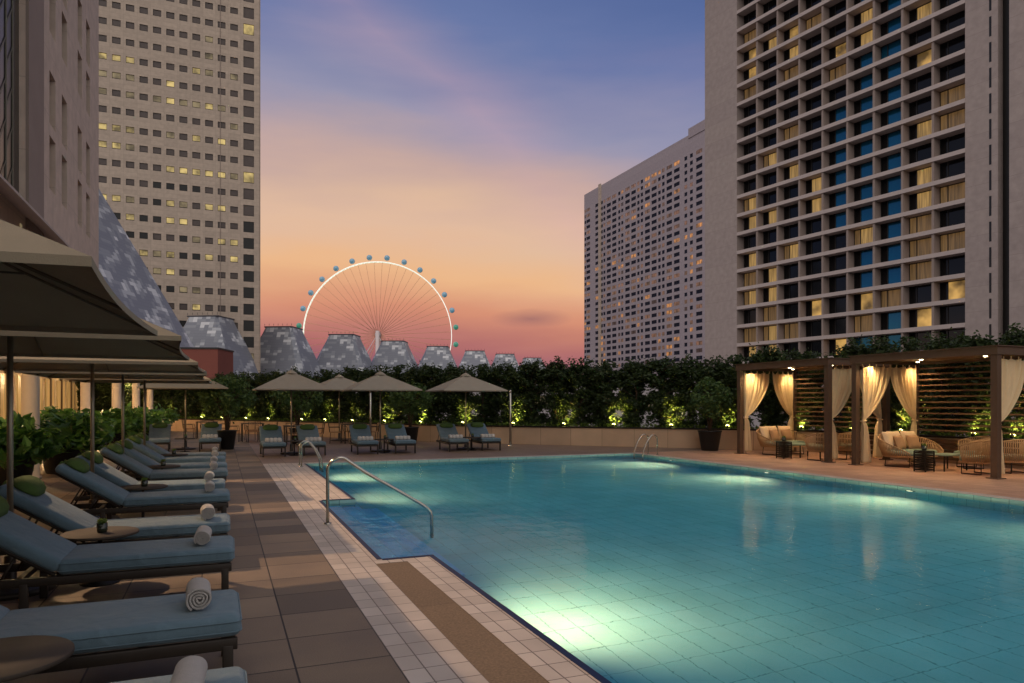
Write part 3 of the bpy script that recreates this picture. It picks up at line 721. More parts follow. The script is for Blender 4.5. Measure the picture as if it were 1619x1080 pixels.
def dome(x, y, rz, prof, seam_H, lab, sx=1.0, name='metal_dome', grp='faceted grey domes in a receding row'):
    t = empty(name, (x, y, 0), rz, label=lab, cat='dome', group=grp)
    b = MB(); vs = []; fs = []
    for (r, z) in prof:
        c = r*.16
        for (a, q) in ((r, -r+c), (r, r-c), (r-c, r), (-r+c, r), (-r, r-c), (-r, -r+c), (-r+c, -r), (r-c, -r)): vs.append((a*sx, q, z))
    for i in range(len(prof)-1):
        for k in range(8): fs.append((i*8+k, (i+1)*8+k, (i+1)*8+(k+1) % 8, i*8+(k+1) % 8))
    fs = [f[::-1] for f in fs]; fs.append(tuple(range(8)))
    b.add(vs, fs, 'panels'); b.build('cladding', t)
    r, z = prof[0]; b = MB(); b.box((-r*sx-.1, -r-.1, z-.15), (r*sx+.1, r+.1, z+.15), 'panels_cap')
    for i in range(7): b.tube([(-r*sx+i*r*sx/3, -r, z+.3), (-r*sx+i*r*sx/3, -r, z+.8)], .05, 'panels_cap', 4)
    b.build('roof_cap', t)
prof = [(3.5, 20.7), (4.1, 19), (5.6, 15.5), (7.3, 11), (8.9, 6), (10.3, 0), (12, -14)]
for i, (px, d) in enumerate([(334, 160), (449, 182), (545, 202), (624, 223), (693, 244), (751, 265), (798, 282), (841, 306)]):
    x, y = cam2w(px, d)
    dome(x, y, math.radians(-30+2*i), prof, 20.7, f'{ords[i]} grey metal dome from the left in the receding row behind the hedge', 1.0)
x, y = cam2w(95, 120)
dome(x, y, math.radians(-22), [(1.5, 46), (3, 42), (13, 20), (20.5, 3), (24, -14)], 30, 'largest patchy grey metal roof slanting up behind the hotel wing', 1.0, 'slanted_roof', 'faceted grey domes in a receding row')

# ============================================================ observation wheel
MT['rim_lit'] = mat('wheel_rim_lit', (235, 240, 240), .5, 0, 0, emit=(.86, .86, .74), estr=.8)
MT['rim_green'] = mat('wheel_rim_greenish', (220, 235, 180), .5, 0, 0, emit=(.7, .8, .5), estr=.8)
MT['cable'] = mat('wheel_cable', (232, 176, 138), .6, 0, 0)
MT['wheel_white'] = mat('wheel_white', (215, 200, 200), .6, 0, 0)
MT['caps'] = mat('capsule_glass', (150, 166, 172), .15, 0, 0, emit=(.02, .12, .19), estr=.8)
MT['caps_g'] = mat('capsule_glass_green', (90, 140, 120), .15, 0, 0, emit=(.02, .14, .09), estr=.8)
wx, wy = cam2w(598, 700); WZc = 1.6+(637-530)/1124.3*700; RW = 72
wh = empty('observation_wheel', (wx, wy, 0), -math.radians(17), label='giant white observation wheel lit up against the orange sunset sky', cat='ferris wheel')
b = MB(); NR = 112
for s in (-1, 1):
    b.tube([(RW*math.cos(2*PI*i/NR), s*1.6, WZc+RW*math.sin(2*PI*i/NR)) for i in range(NR)], .38, 'rim_lit', 6, True)
for i in range(NR):
    a = 2*PI*i/NR; a2 = 2*PI*(i+1)/NR
    b.tube([(RW*math.cos(a), -1.6, WZc+RW*math.sin(a)), (RW*math.cos(a2), 1.6, WZc+RW*math.sin(a2))], .3, 'rim_green', 4)
b.build('rim', wh)
for i in range(56):
    a = 2*PI*(i+.5)/56; s = -1 if i % 2 else 1
    c = MB(); c.tube([(1.8*math.cos(a+s*.5), s*5, WZc+1.8*math.sin(a+s*.5)), ((RW-.3)*math.cos(a), s*1.0, WZc+(RW-.3)*math.sin(a))], .17, 'cable', 4); c.build('spoke', wh)
b = MB(); b.lathe([(2.6, -7), (2.6, -4), (1.8, -3.9), (1.8, 3.9), (2.6, 4), (2.6, 7)], 'wheel_white', 20, T(0, 0, WZc, 0, 0, PI/2)); b.build('hub', wh)
for s in (-1, 1):
    b = MB(); b.tube([(0, s*7.5, WZc+3.5), (0, s*9, -14)], [1.9, 2.1], 'wheel_white', 12); b.build('support_leg', wh)
    for q in (-1, 1):
        b = MB(); b.tube([(0, s*7.5, WZc), (q*46, s*24, -14)], .35, 'wheel_white', 5); b.build('stay_cable', wh)
cp = MB(); cp.lathe([(.3, -3.8), (1.7, -3.3), (2.5, -1.5), (2.5, 1.5), (1.7, 3.3), (.3, 3.8)], 'caps', 12, T(0, 0, 0, 0, 0, PI/2))
cg = MB(); cg.lathe([(.3, -3.8), (1.7, -3.3), (2.5, -1.5), (2.5, 1.5), (1.7, 3.3), (.3, 3.8)], 'caps_g', 12, T(0, 0, 0, 0, 0, PI/2))
for m_ in (cp, cg):
    m_.tube([(2.5*math.cos(2*PI*i/16), 0, 2.5*math.sin(2*PI*i/16)) for i in range(16)], .32, 'wheel_white', 5, True)
c0 = None
for i in range(28):
    a = PI/2+2*PI*(i+.5)/28
    if c0 is None: c0 = cp.build('capsule', wh); c1 = cg.build('capsule', wh)
    if i == 0: o = c0
    elif i == 8: o = c1
    else:
        o = (c1 if 6 <= i <= 21 else c0).copy(); COL.objects.link(o); o.parent = wh
    o.location = ((RW+4.6)*math.cos(a), 0, WZc+(RW+4.6)*math.sin(a))

# ============================================================ hedge, planter wall
PW = [(-15.0, 62.0), (-1.6, 43.4), (3.6, 35.5), (8.2, 27.9), (10.4, 25.5), (15.9, 20.1), (17.9, 17.6), (17.9, 2.0)]
seg_lab = ['far left stretch behind the dining tables', 'left stretch behind the parasols', 'middle stretch behind the dark potted tree', 'short bent stretch by the steel pole',
           'right stretch behind the pool ladder', 'short stretch behind the potted tree and first cabana', 'stretch running behind both cabanas']
def soffs(i): p = Vector(PW[i]); q = Vector(PW[i+1]); return p, q, (q-p).normalized()
for i in range(len(PW)-1):
    p, q, d = soffs(i); Ln = (q-p).length
    t = empty('planter_wall', (p.x, p.y, 0), math.atan2(d.y, d.x), label='low tan stone planter wall, '+seg_lab[i], cat='wall', group='stretches of the planter wall')
    b = MB(); b.box((0, 0, 0), (Ln, .25, .66), 'wall_stone'); b.build('wall', t)
    b = MB(); b.box((0, -.03, .662), (Ln, .30, .71), 'black_metal'); b.build('coping', t)
    b = MB(); b.box((-.3, .252, 0), (Ln+.3, 1.8, .60+.002*i), 'soil'); b.build('soil', t)
    if i == 6:
        for k in range(4): b = MB(); b.box((0, -.06, .08+k*.145), (Ln, -.002, .19+k*.145), 'wood_slat'); b.build('board', t)
def hedge_mesh(seed):
    rng = np.random.default_rng(seed); r = random.Random(seed)
    tr = MB(); pts = [(r.uniform(-.05, .05)*k, r.uniform(-.05, .05)*k, .55+k*.55) for k in range(5)]
    tr.tube(pts, [.05, .045, .04, .03, .015], 'bark', 6)
    for k in range(9):
        z = .9+k*.26; a = r.uniform(0, 6.28); tr.tube([(0, 0, z), (.35*math.cos(a), .3*math.sin(a), z+.25), (.6*math.cos(a), .45*math.sin(a), z+.35)], [.018, .012, .006], 'bark', 4)
    cr = MB()
    leaves(cr, 3200, (0, 0, 2.9), (.68, .5, .5), .088, 'leaf_hedge', rng, clumps=26)
    leaves(cr, 2500, (0, 0, 1.95), (.62, .45, .75), .085, 'leaf_hedge', rng, clumps=34)
    leaves(cr, 1000, (0, 0, 1.0), (.6, .42, .35), .08, 'leaf_hedge', rng, clumps=16)
    leaves(cr, 160, (0, 0, 3.45), (.55, .4, .22), .08, 'leaf_hedge', rng, clumps=9)
    return tr, cr
var = []
for s in range(5):
    tr, cr = hedge_mesh(40+s)
    t = empty('hedge_tree', (0, 0, 0), 0, label='slim dark evergreen tree clipped into the tall hedge behind the planter wall', cat='tree', group='trees of the clipped hedge')
    tr.build('trunk', t); cr.build('crown', t); var.append(t)
# one path through all stretches
r = random.Random(8)
pts = []
for i in range(len(PW)-1):
    p, q, d = soffs(i); nn = Vector((-d.y, d.x)); Ln = (q-p).length; k = 0
    s = .5
    while s < Ln:
        c = p+d*s+nn*(.92+r.uniform(-.08, .1)); pts.append((c.x, c.y, math.atan2(d.y, d.x))); s += 1.02
used = 0
for i, (x, y, a) in enumerate(pts):
    v = var[i % 5]; rz = a+(PI if r.random() < .5 else 0)+r.uniform(-.15, .15)
    if used < 5: o = v; used += 1; o.location = (x, y, 0); o.rotation_euler = (0, 0, rz)
    else: o = dup(v, (x, y, 0), rz)
    sc = r.uniform(.84, .92); o.scale = (1, 1, sc*(1.10 if x > 17.5 else 1))
# second, thinner row that closes the hedge from behind
for i in range(len(PW)-1):
    p, q, d = soffs(i); nn = Vector((-d.y, d.x)); Ln = (q-p).length; s = .1
    while s < Ln:
        c = p+d*s+nn*1.55; o = dup(var[r.randrange(5)], (c.x, c.y, 0), r.uniform(0, 6.28)); o.scale = (1, 1, r.uniform(.80, .88)*(1.10 if c.x > 17.5 else 1)); s += 1.45
# ground cover in the planter
rng = np.random.default_rng(5); gc = MB()
for i in range(len(PW)-1):
    p, q, d = soffs(i); nn = Vector((-d.y, d.x)); Ln = (q-p).length
    s = .1
    while s < Ln:
        c = p+d*s+nn*.5; leaves(gc, 26, (c.x, c.y, .74), (.2, .16, .1), .075, 'leaf_lime', rng); s += .28
tag(gc.build('ground_cover'), 'low green ground cover growing along the top of the planter wall', 'ground cover', kind='stuff')

# uplights
def on_wall(px, offs=.45):
    t_ = (px-809.5)/1124.3
    dirx, diry = .3783+.9257*t_, .9257-.3783*t_
    for i in range(len(PW)-1):
        p, q, d = soffs(i); nn = Vector((-d.y, d.x)); a = p+nn*offs; bb = q+nn*offs
        den = dirx*(bb.y-a.y)-diry*(bb.x-a.x)
        if abs(den) < 1e-9: continue
        u = (a.y*dirx-a.x*diry)/-den
        if 0 <= u <= 1: c = a+(bb-a)*u; return c.x, c.y, nn
ups = [262, 318, 350, 388, 423, 476, 513, 556, 607, 664, 731, 811, 891, 970, 1061, 1150, 1267, 1344, 1424, 1538, 1600]
near = {262: 'leftmost beside the white columns', 318: 'behind the far left parasol pole', 350: 'behind the left potted tree', 388: 'above the first dining table', 423: 'behind the first poolside lounger', 476: 'behind the pale bushy tree',
        513: 'between the first two parasols', 556: 'above the second dining table', 607: 'behind the middle parasol pole', 664: 'beside the black pot of the middle tree', 731: 'behind the right parasol pole', 811: 'beside the steel pole',
        891: 'next right of the steel pole', 970: 'left of the far pool ladder', 1061: 'right of the far pool ladder', 1150: 'beside the right potted tree', 1267: 'behind the first cabana, left', 1344: 'behind the first cabana, right',
        1424: 'seen between the two cabanas', 1538: 'behind the slats of the second cabana', 1600: 'behind the right end of the second cabana'}
for i, px in enumerate(ups):
    x, y, nn = on_wall(px, .36)
    t = empty('garden_uplight', (x, y, .62), math.atan2(nn.y, nn.x), label='small yellow-green uplight in the hedge '+near[px], cat='uplight', group='uplights at the foot of the hedge')
    b = MB(); b.tube([(0, 0, 0), (0, 0, .1)], .012, 'black_metal', 6); b.lathe([(.035, -.05), (.045, .02), (.045, .05)], 'black_metal', 12, T(0, 0, .14, 0, .6)); b.build('housing', t)
    b = MB(); b.lathe([(.052, .045), (.052, .06), (.03, .07)], 'bulb_green', 12, T(0, 0, .14, 0, .6)); b.build('lens', t)
    bright = 1.0 if px in (607, 664, 731, 811, 970, 1061, 1424, 1538) else .55
    lamp('SPOT', (x-nn.x*.02, y-nn.y*.02, .86), 185*bright, (1, .80, .17), .04, (x+nn.x*.8, y+nn.y*.8, 1.5), 95, .8, 'uplight_lamp')

# ============================================================ loungers
def make_lounger(cush):
    t = empty('sun_lounger')
    b = MB()
    for s in (-1, 1): b.rbox((-1.93, s*.31-.02, .235), (-.02, s*.31+.02, .30), 'dark_frame', .006, 2)
    for x in (-.05, -.5, -1.0, -1.5, -1.9): b.box((x-.02, -.29, .245), (x+.02, .29, .285), 'dark_frame')
    b.build('frame', t)
    for (x, s) in ((-.07, -1), (-.07, 1), (-1.45, -1), (-1.45, 1)):
        b = MB(); b.rbox((x-.028, s*.31-.022, 0), (x+.028, s*.31+.022, .26), 'dark_frame', .005, 2); b.build('leg', t)
    b = MB(); b.rbox((-1.24, -.335, .302), (0.0, .335, .42), cush, .045, 4)
    m = b.build('seat_cushion', t)
    pp = MB()
    for z in (.335, .39):
        P_ = []
        for (cx, cy, a0) in ((-.045, .29, 0), (-1.195, .29, PI/2), (-1.195, -.29, PI), (-.045, -.29, 1.5*PI)):
            for k in range(5): a = a0+PI/2*k/4; P_.append((cx+.046*math.cos(a), cy+.046*math.sin(a), z))
        pp.tube(P_, .0045, cush, 5, True)
    pp.build('piping', m)
    ang = math.radians(33)
    MM = T(-1.22, 0, .36, 0, ang)
    b = MB(); b.rbox((-.86, -.335, -.055), (0.0, .335, .058), cush, .045, 4, MM); b.build('back_cushion', t)
    b = MB()
    for s in (-1, 1): b.rbox((-.84, s*.27-.015, -.085), (0, s*.27+.015, -.057), 'dark_frame', .004, 1, MM)
    b.box((-.45, -.28, -.083), (-.41, .28, -.06), 'dark_frame', MM)
    for s in (-1, 1):
        b.tube([MM @ Vector((-.5, s*.27, -.07)), Vector((-1.85, s*.29, .27))], .011, 'dark_frame', 6)
        b.tube([MM @ Vector((-.3, s*.25, -.07)), Vector((-1.62, s*.27, .26))], .011, 'dark_frame', 6)
    b.build('back_frame', t)
    b = MB()
    # bolster head pillow, half round
    vs = []; fs = []; K = 12; n = 13
    for i in range(n):
        u = -1+2*i/(n-1); sc = (1-abs(u)**5)**.5 if abs(u) < 1 else .0; sc = max(sc, .25)
        for k in range(K):
            a = 2*PI*k/K; ca, sa = math.cos(a), math.sin(a)
            vs.append((-.70+.135*ca*sc, u*.24, .075+(.095*sa if sa > 0 else .02*sa)*sc))
    for i in range(n-1):
        for k in range(K): fs.append((i*K+k, i*K+(k+1) % K, (i+1)*K+(k+1) % K, (i+1)*K+k))
    fs.append(tuple(range(K))[::-1]); fs.append(tuple((n-1)*K+k for k in range(K)))
    b.add([tuple(MM @ Vector(v)) for v in vs], fs, 'green', True)
    hp = b.build('head_pillow', t)
    b = MB(); b.box((-.72, -.05, .02), (-.68, .05, .06), 'green', MM)
    for q in (-.12, .12): b.rbox((-.872, q-.014, -.05), (-.70, q+.014, .064), 'green', .004, 1, MM)
    b.build('strap', hp)
    return t
def make_towel(R=.072, Ln=.30):
    b = MB(); n = 84; turns = 3.6; th = .0165
    vs = []; fs = []
    rng2 = random.Random(4)
    ry = [-.5, -.47, -.2, .1, .3, .47, .5]
    for i in range(n+1):
        a = turns*2*PI*i/n; ro = .012+(R-.012)*i/n+.0015*math.sin(a*3.1); ri = ro-th*.74
        for j, yy in enumerate(ry):
            k = .994 if abs(yy) > .48 else 1
            y = yy*Ln+.004*math.sin(a*.9)
            vs.append((ro*k*math.cos(a), y, ro*k*math.sin(a)*.96)); vs.append((max(ri, .001)*math.cos(a), y, max(ri, .001)*math.sin(a)*.96))
    m = len(ry)*2
    for i in range(n):
        for j in range(len(ry)-1):
            p = i*m+j*2; q = (i+1)*m+j*2
            fs.append((p, p+2, q+2, q)); fs.append((p+1, q+1, q+3, p+3))
        fs.append((i*m, (i+1)*m, (i+1)*m+1, i*m+1)); e_ = m-2; fs.append((i*m+e_, i*m+e_+1, (i+1)*m+e_+1, (i+1)*m+e_))
    e0 = n*m
    for j in range(len(ry)-1): fs.append((e0+j*2, e0+j*2+2, e0+j*2+3, e0+j*2+1))
    b.add(vs, fs, 'towel', True)
    return b
def make_towel_pile():
    b = MB()
    for i in range(4): b.rbox((-.09, -.235+i*.118, 0), (.09, -.119+i*.118, .125), 'towel', .035, 3)
    return b
LA = make_lounger('teal'); LB = make_lounger('teal2')
ysL = [3.12, 4.55, 6.53, 7.93, 10.3, 11.72, 13.7, 15.1, 16.9, 18.3]
t0 = None; usedA = usedB = False
for i, y in enumerate(ysL):
    src = LB if i in (6, 9) else LA
    lab = f'teal sun lounger with green head pillow, {ords[i]} from the camera in the long left row'
    x = .10+[0, 0, 0, -.02, 0, -.05, 0, 0, -.02, 0][i]
    if src is LA and not usedA: o = LA; usedA = True; o.location = (x, y, 0)
    elif src is LB and not usedB: o = LB; usedB = True; o.location = (x, y, 0)
    else: o = dup(src, (x, y, 0), 0)
    tag(o, lab, 'sun lounger', 'loungers of the long left row')
    o.rotation_euler = (0, 0, math.radians([0, .6, -.5, 0, .8, -1.2, .4, 0, .6, 0][i]))
    if i == 0:
        t0 = make_towel().build('rolled_towel'); tw_ = t0
    else: tw_ = t0.copy(); COL.objects.link(tw_)
    tw_.location = (-.15+x*.3-[0, 0, .02, 0, .02, .03, 0, .01, 0, .02][i], y-.03, .421+.069)
    tw_.rotation_euler = (0, -.6+.25*(i % 3), math.radians([-3, 2, -2, 3, 1, -2, 2, 0, 3, 0][i]))
    k_ = [1, 1.04, .96, 1.02, .95, 1.05, 1, .97, 1.03, 1][i]; tw_.scale = (k_, 2-k_, k_)
    tag(tw_, f'rolled white towel on the {ords[i]} lounger from the camera in the left row', 'towel', 'rolled towels on the left row')
fx = [(-1.9, 25.6, 'facing lounger left of the far left parasol pole'), (-.35, 25.4, 'facing lounger right of the far left parasol pole'), (1.45, 22.1, 'leftmost lounger at the far pool edge'), (2.62, 22.15, 'lounger behind the twin handrails at the far pool edge'),
      (4.2, 22.05, 'lounger left of the middle parasol pole'), (5.38, 22.0, 'lounger right of the middle parasol pole'), (7.2, 22.15, 'lounger left of the right parasol pole'), (8.35, 22.2, 'rightmost lounger at the far pool edge')]
tp = None
for i, (x, y, w) in enumerate(fx):
    rz = -PI/2+math.radians([2, -1, 0, 1, -2, -2, -3, -3][i])
    o = dup(LA if i % 3 else LB, (x, y, 0), rz)
    tag(o, 'teal sun lounger with green pillow, '+w, 'sun lounger', 'loungers at the far side of the pool')
    if i == 0: continue
    if tp is None: tp = make_towel_pile().build('folded_towels'); q = tp
    else: q = tp.copy(); COL.objects.link(q)
    q.location = (x, y+.42, .421); q.rotation_euler = (0, 0, rz)
    tag(q, 'white towels on the '+w, 'towels', 'towel bundles on the far loungers')

# umbrellas ---------------------------------------------------
def make_umbrella(half, ez, az_, canvas):
    t = empty('parasol')
    b = MB(); nU = 10; nV = 8
    for s in range(4):
        rot = T(0, 0, 0, s*PI/2); vs = []; fs = []
        for j in range(nV+1):
            v = j/nV
            for i in range(nU+1):
                u = -1+2*i/nU; edge = 1-.035*(1-u*u)*v
                x = half*v*edge; y = half*v*u*edge
                z = az_-(az_-ez)*v**1.06+(1-abs(u))*-.0*v+.03*(1-u*u)*math.sin(PI*v)*-1+.0
                vs.append(rot @ Vector((x, y, z)))
        for j in range(nV):
            for i in range(nU):
                p = j*(nU+1)+i; fs.append((p, p+nU+1, p+nU+2, p+1))
        b.add(vs, fs, canvas, True)
        # hem
        hv = []; hf = []
        for i in range(nU+1):
            top = vs[nV*(nU+1)+i]; hv.append(top+Vector((0, 0, 0))); hv.append(top*1.0+Vector((0, 0, -.035)))
        for i in range(nU): hf.append((2*i, 2*i+1, 2*i+3, 2*i+2))
        b.add(hv, hf, canvas)
    b.lathe([(.001, az_+.07), (.05, az_+.05), (.17, az_-.03), (.19, az_-.055)], canvas, 16, cap=False)
    c = b.build('canopy', t)
    b = MB(); b.lathe([(.012, az_+.05), (.02, az_+.08), (.018, az_+.11), (.004, az_+.13)], 'bronze', 10); b.build('finial', c)
    b = MB(); b.tube([(0, 0, .05), (0, 0, az_)], .024, 'alu', 12); b.build('pole', t)
    b = MB(); b.lathe([(.05, az_-.12), (.055, az_-.10), (.055, az_-.05), (.03, az_-.03)], 'bronze', 12); b.lathe([(.026, az_-.56), (.05, az_-.54), (.05, az_-.48), (.026, az_-.46)], 'bronze', 12); b.build('hub', t)
    for k in range(8):
        a = k*PI/4; R = half*(1.395 if k % 2 else .955); e = Vector((math.cos(a)*R, math.sin(a)*R, ez-.005))
        b = MB(); st = Vector((math.cos(a)*.05, math.sin(a)*.05, az_-.07)); b.tube([st, st.lerp(e, .5)+Vector((0, 0, -.03)), e+Vector((0, 0, -.012))], .009, 'bronze', 5)
        m_ = st.lerp(e, .52)+Vector((0, 0, -.035)); b.tube([(math.cos(a)*.04, math.sin(a)*.04, az_-.51), m_], .007, 'bronze', 5); b.build('rib', t)
    b = MB(); b.lathe([(.33, 0), (.33, .035), (.31, .05), (.06, .06), (.05, .07), (.045, .30), (.03, .31)], 'base_metal', 32)
    b.lathe([(.12, .061), (.12, .075), (.05, .08)], 'steel', 24)
    b.build('base', t)
    return t
UL = make_umbrella(1.36, 2.1, 2.76, 'canopy')
lu = [(-1.77, 4.15, 'nearest taupe parasol filling the left edge, its pole out of the picture'), (-1.66, 7.2, 'second taupe parasol from the camera in the left row'), (-1.6, 10.95, 'third taupe parasol from the camera in the left row'),
      (-1.63, 14.4, 'fourth taupe parasol from the camera in the left row'), (-1.57, 17.6, 'fifth taupe parasol from the camera in the left row'), (-1.14, 26.9, 'taupe parasol between the two far left facing loungers')]
for i, (x, y, lb) in enumerate(lu):
    o = UL if i == 0 else dup(UL, (x, y, 0), 0)
    o.location = (x, y, 0); tag(o, lb, 'parasol', 'parasols along the left row')
    o.rotation_euler = (0, 0, math.radians([0, 1, -1, 2, 0, 0][i]))
UF = make_umbrella(1.12, 2.02, 2.57, 'canopy2')
fu = [(2.03, 23.25, 0, 'left one of the three beige parasols at the far pool edge'), (4.83, 23.25, 0, 'middle one of the three beige parasols at the far pool edge'), (7.78, 23.25, 0, 'right one of the three beige parasols at the far pool edge'),
      (4.6, 30.5, 8, 'beige parasol over the dining tables behind the far loungers')]
for i, (x, y, a, lb) in enumerate(fu):
    o = UF if i == 0 else dup(UF, (x, y, 0), 0)
    o.location = (x, y, .12 if i == 3 else 0); o.rotation_euler = (0, 0, math.radians(a)); tag(o, lb, 'parasol', 'parasols on the far side of the pool')
    if i == 3: o.location = (x, y, 0); o.scale = (1.1, 1.1, 1.06)

# small round tables with candle glass
def make_side_table():
    t = empty('side_table')
    b = MB(); b.lathe([(.30, .425), (.31, .43), (.31, .445), (.305, .45)], 'table_top', 40); b.build('table_top', t)
    b = MB(); b.lathe([(.16, 0), (.16, .012), (.02, .02), (.018, .424)], 'black_metal', 24); b.build('base', t)
    return t
ST = make_side_table()
rng = np.random.default_rng(3)
def make_glass_pot():
    t = empty('plant_pot')
    b = MB(); b.lathe([(.036, 0), (.042, .02), (.045, .085), (.04, .085), (.037, .03), (.01, .02)], 'glass_dark', 20); b.build('pot', t)
    b = MB(); leaves(b, 160, (0, 0, .10), (.034, .034, .022), .022, 'leaf_lime', np.random.default_rng(2)); b.build('leaves', t)
    return t
GP = make_glass_pot()
tb = [(-.95, 3.86, 'nearest round side table at the left edge beside the nearest lounger pair'), (-1.0, 7.25, 'round side table between the third and fourth loungers'), (-1.0, 11.0, 'round side table between the fifth and sixth loungers'),
      (-1.0, 14.4, 'round side table between the seventh and eighth loungers'), (-1.0, 17.6, 'round side table between the ninth and tenth loungers'), (-1.1, 25.5, 'round side table between the two far left facing loungers'),
      (2.05, 22.5, 'round side table under the left far parasol'), (4.8, 22.5, 'round side table under the middle far parasol'), (7.78, 22.6, 'round side table under the right far parasol')]
for i, (x, y, lb) in enumerate(tb):
    o = ST if i == 0 else dup(ST, (x, y, 0), 0)
    o.location = (x, y, 0); tag(o, lb, 'side table', 'round side tables between loungers')
    if i == 0: continue
    g = GP if i == 1 else dup(GP, (0, 0, 0), 0)
    g.location = (x+.02, y-.03, .4505); tag(g, 'little pot on the '+lb, 'plant pot', 'little pots on the side tables')

# ============================================================ handrails
def arc(c, r, a0, a1, n, f): return [f(c[0]+r*math.cos(a0+(a1-a0)*i/n), c[1]+r*math.sin(a0+(a1-a0)*i/n)) for i in range(n+1)]
b = MB(); f = lambda x, z: (x, 9.62-(x-1.3)*.22, z)
P_ = [f(1.3, 0.0), f(1.3, .4), f(1.3, .68)]+arc((1.47, .70), .17, PI, PI*.42, 8, f)+[f(1.8, .66), f(2.2, .42), f(2.5, .235), f(2.58, .175), f(2.62, .13), f(2.635, .06), f(2.64, -.3), f(2.64, -.9)]
b.tube(P_, .022, 'steel', 14); b.lathe([(.05, 0.001), (.05, .012), (.024, .02)], 'steel', 20, T(1.3, 9.62, 0), cap=False)
tag(b.build('handrail'), 'curved steel handrail sloping down into the blue step bay of the pool', 'handrail')
def ladder(x0, dirx, y, lab):
    t = empty('pool_ladder', (x0, y, 0), 0 if dirx > 0 else PI, label=lab, cat='pool ladder', group='steel pool ladders')
    g = lambda yy: (lambda x, z: (x, yy, z))
    for s in (-.25, .25):
        f = g(s); b = MB()
        P = [f(-.18, 0), f(-.18, .45)]+arc((-.03, .47), .15, PI, PI*.35, 7, f)+[f(.2, .40), f(.3, .18), f(.33, .02), f(.335, -.2), f(.335, -.95)]
        b.tube(P, .019, 'steel', 12); b.lathe([(.045, .001), (.045, .012), (.022, .02)], 'steel', 16, T(-.18, s, 0), cap=False); b.build('rail', t)
    for z in (-.3, -.55, -.8): b = MB(); b.rbox((.3, -.23, z-.012), (.37, .23, z+.012), 'steel', .006, 1); b.build('tread', t)
ladder(2.03, 1, 18.65, 'twin curved steel grab rails at the far left corner of the pool')
ladder(WX1+.03, -1, 18.65, 'steel ladder with two hooped rails at the far right corner of the pool')
b = MB(); b.tube([(0, 0, 0), (0, 0, 2.05)], .045, 'steel', 14); b.lathe([(.09, 0.001), (.09, .02), (.05, .03)], 'steel', 18, cap=False); b.lathe([(.05, 2.0), (.05, 2.06), (.02, 2.08)], 'steel', 14)
p0 = b.build('steel_pole', None, (10.05, 24.75, 0)); tag(p0, 'bare steel pole standing by the planter wall right of the parasols', 'pole', 'bare steel poles')
q = p0.copy(); COL.objects.link(q); q.location = (5.35, 27.6, 0); tag(q, 'bare steel pole partly hidden under the middle parasol', 'pole', 'bare steel poles')

# ============================================================ dining sets
def make_dtable():
    t = empty('dining_table'); b = MB(); b.rbox((-.45, -.45, .72), (.45, .45, .75), 'table_top', .008, 2); b.build('table_top', t)
    for sx_ in (-1, 1):
        for sy in (-1, 1): b = MB(); b.box((sx_*.41-.02, sy*.41-.02, 0), (sx_*.41+.02, sy*.41+.02, .72), 'black_metal'); b.build('leg', t)
    return t
def make_chair():
    t = empty('dining_chair'); b = MB(); b.rbox((-.23, -.22, .42), (.23, .22, .46), 'brown_pillow', .012, 2); b.build('seat', t)
    b = MB(); b.tube([(-.22, -.22, .44), (-.24, -.27, .82), (.24, -.27, .82), (.22, -.22, .44)], .013, 'black_metal', 6)
    for i in range(7): x = -.18+i*.06; b.tube([(x, -.23, .47), (x, -.265, .8)], .006, 'rope', 4)
    for s in (-1, 1): b.tube([(s*.23, -.24, .64), (s*.25, .15, .64), (s*.24, .19, .45)], .011, 'black_metal', 5)
    b.build('backrest', t)
    for sx_ in (-1, 1):
        for sy in (-1, 1): b = MB(); b.tube([(sx_*.2, sy*.19, .43), (sx_*.22, sy*.21, 0)], .012, 'black_metal', 5); b.build('leg', t)
    return t
DT = make_dtable(); DC = make_chair()
dts = [(1.2, 31.5, 'left dining table beside the black pot'), (2.6, 27.6, 'dining table behind the leftmost far lounger'), (4.9, 28.7, 'dining table under the rear beige parasol'), (-.6, 35, 'farthest dining table near the left planter wall')]
first = True
for i, (x, y, lb) in enumerate(dts):
    o = DT if i == 0 else dup(DT, (0, 0, 0), 0)
    o.location = (x, y, 0); tag(o, 'dark square '+lb, 'dining table', 'dining tables behind the loungers')
    for k, (dx, dy, a) in enumerate([(-.72, 0, -PI/2), (.72, 0, PI/2), (0, -.72, 0), (0, .72, PI)]):
        c = DC if first else dup(DC, (0, 0, 0), 0); first = False
        c.location = (x+dx, y+dy, 0); c.rotation_euler = (0, 0, a+.15*(k-1))
        tag(c, ['left', 'right', 'near', 'far'][k]+' chair at the '+lb, 'chair', 'dining chairs behind the loungers')

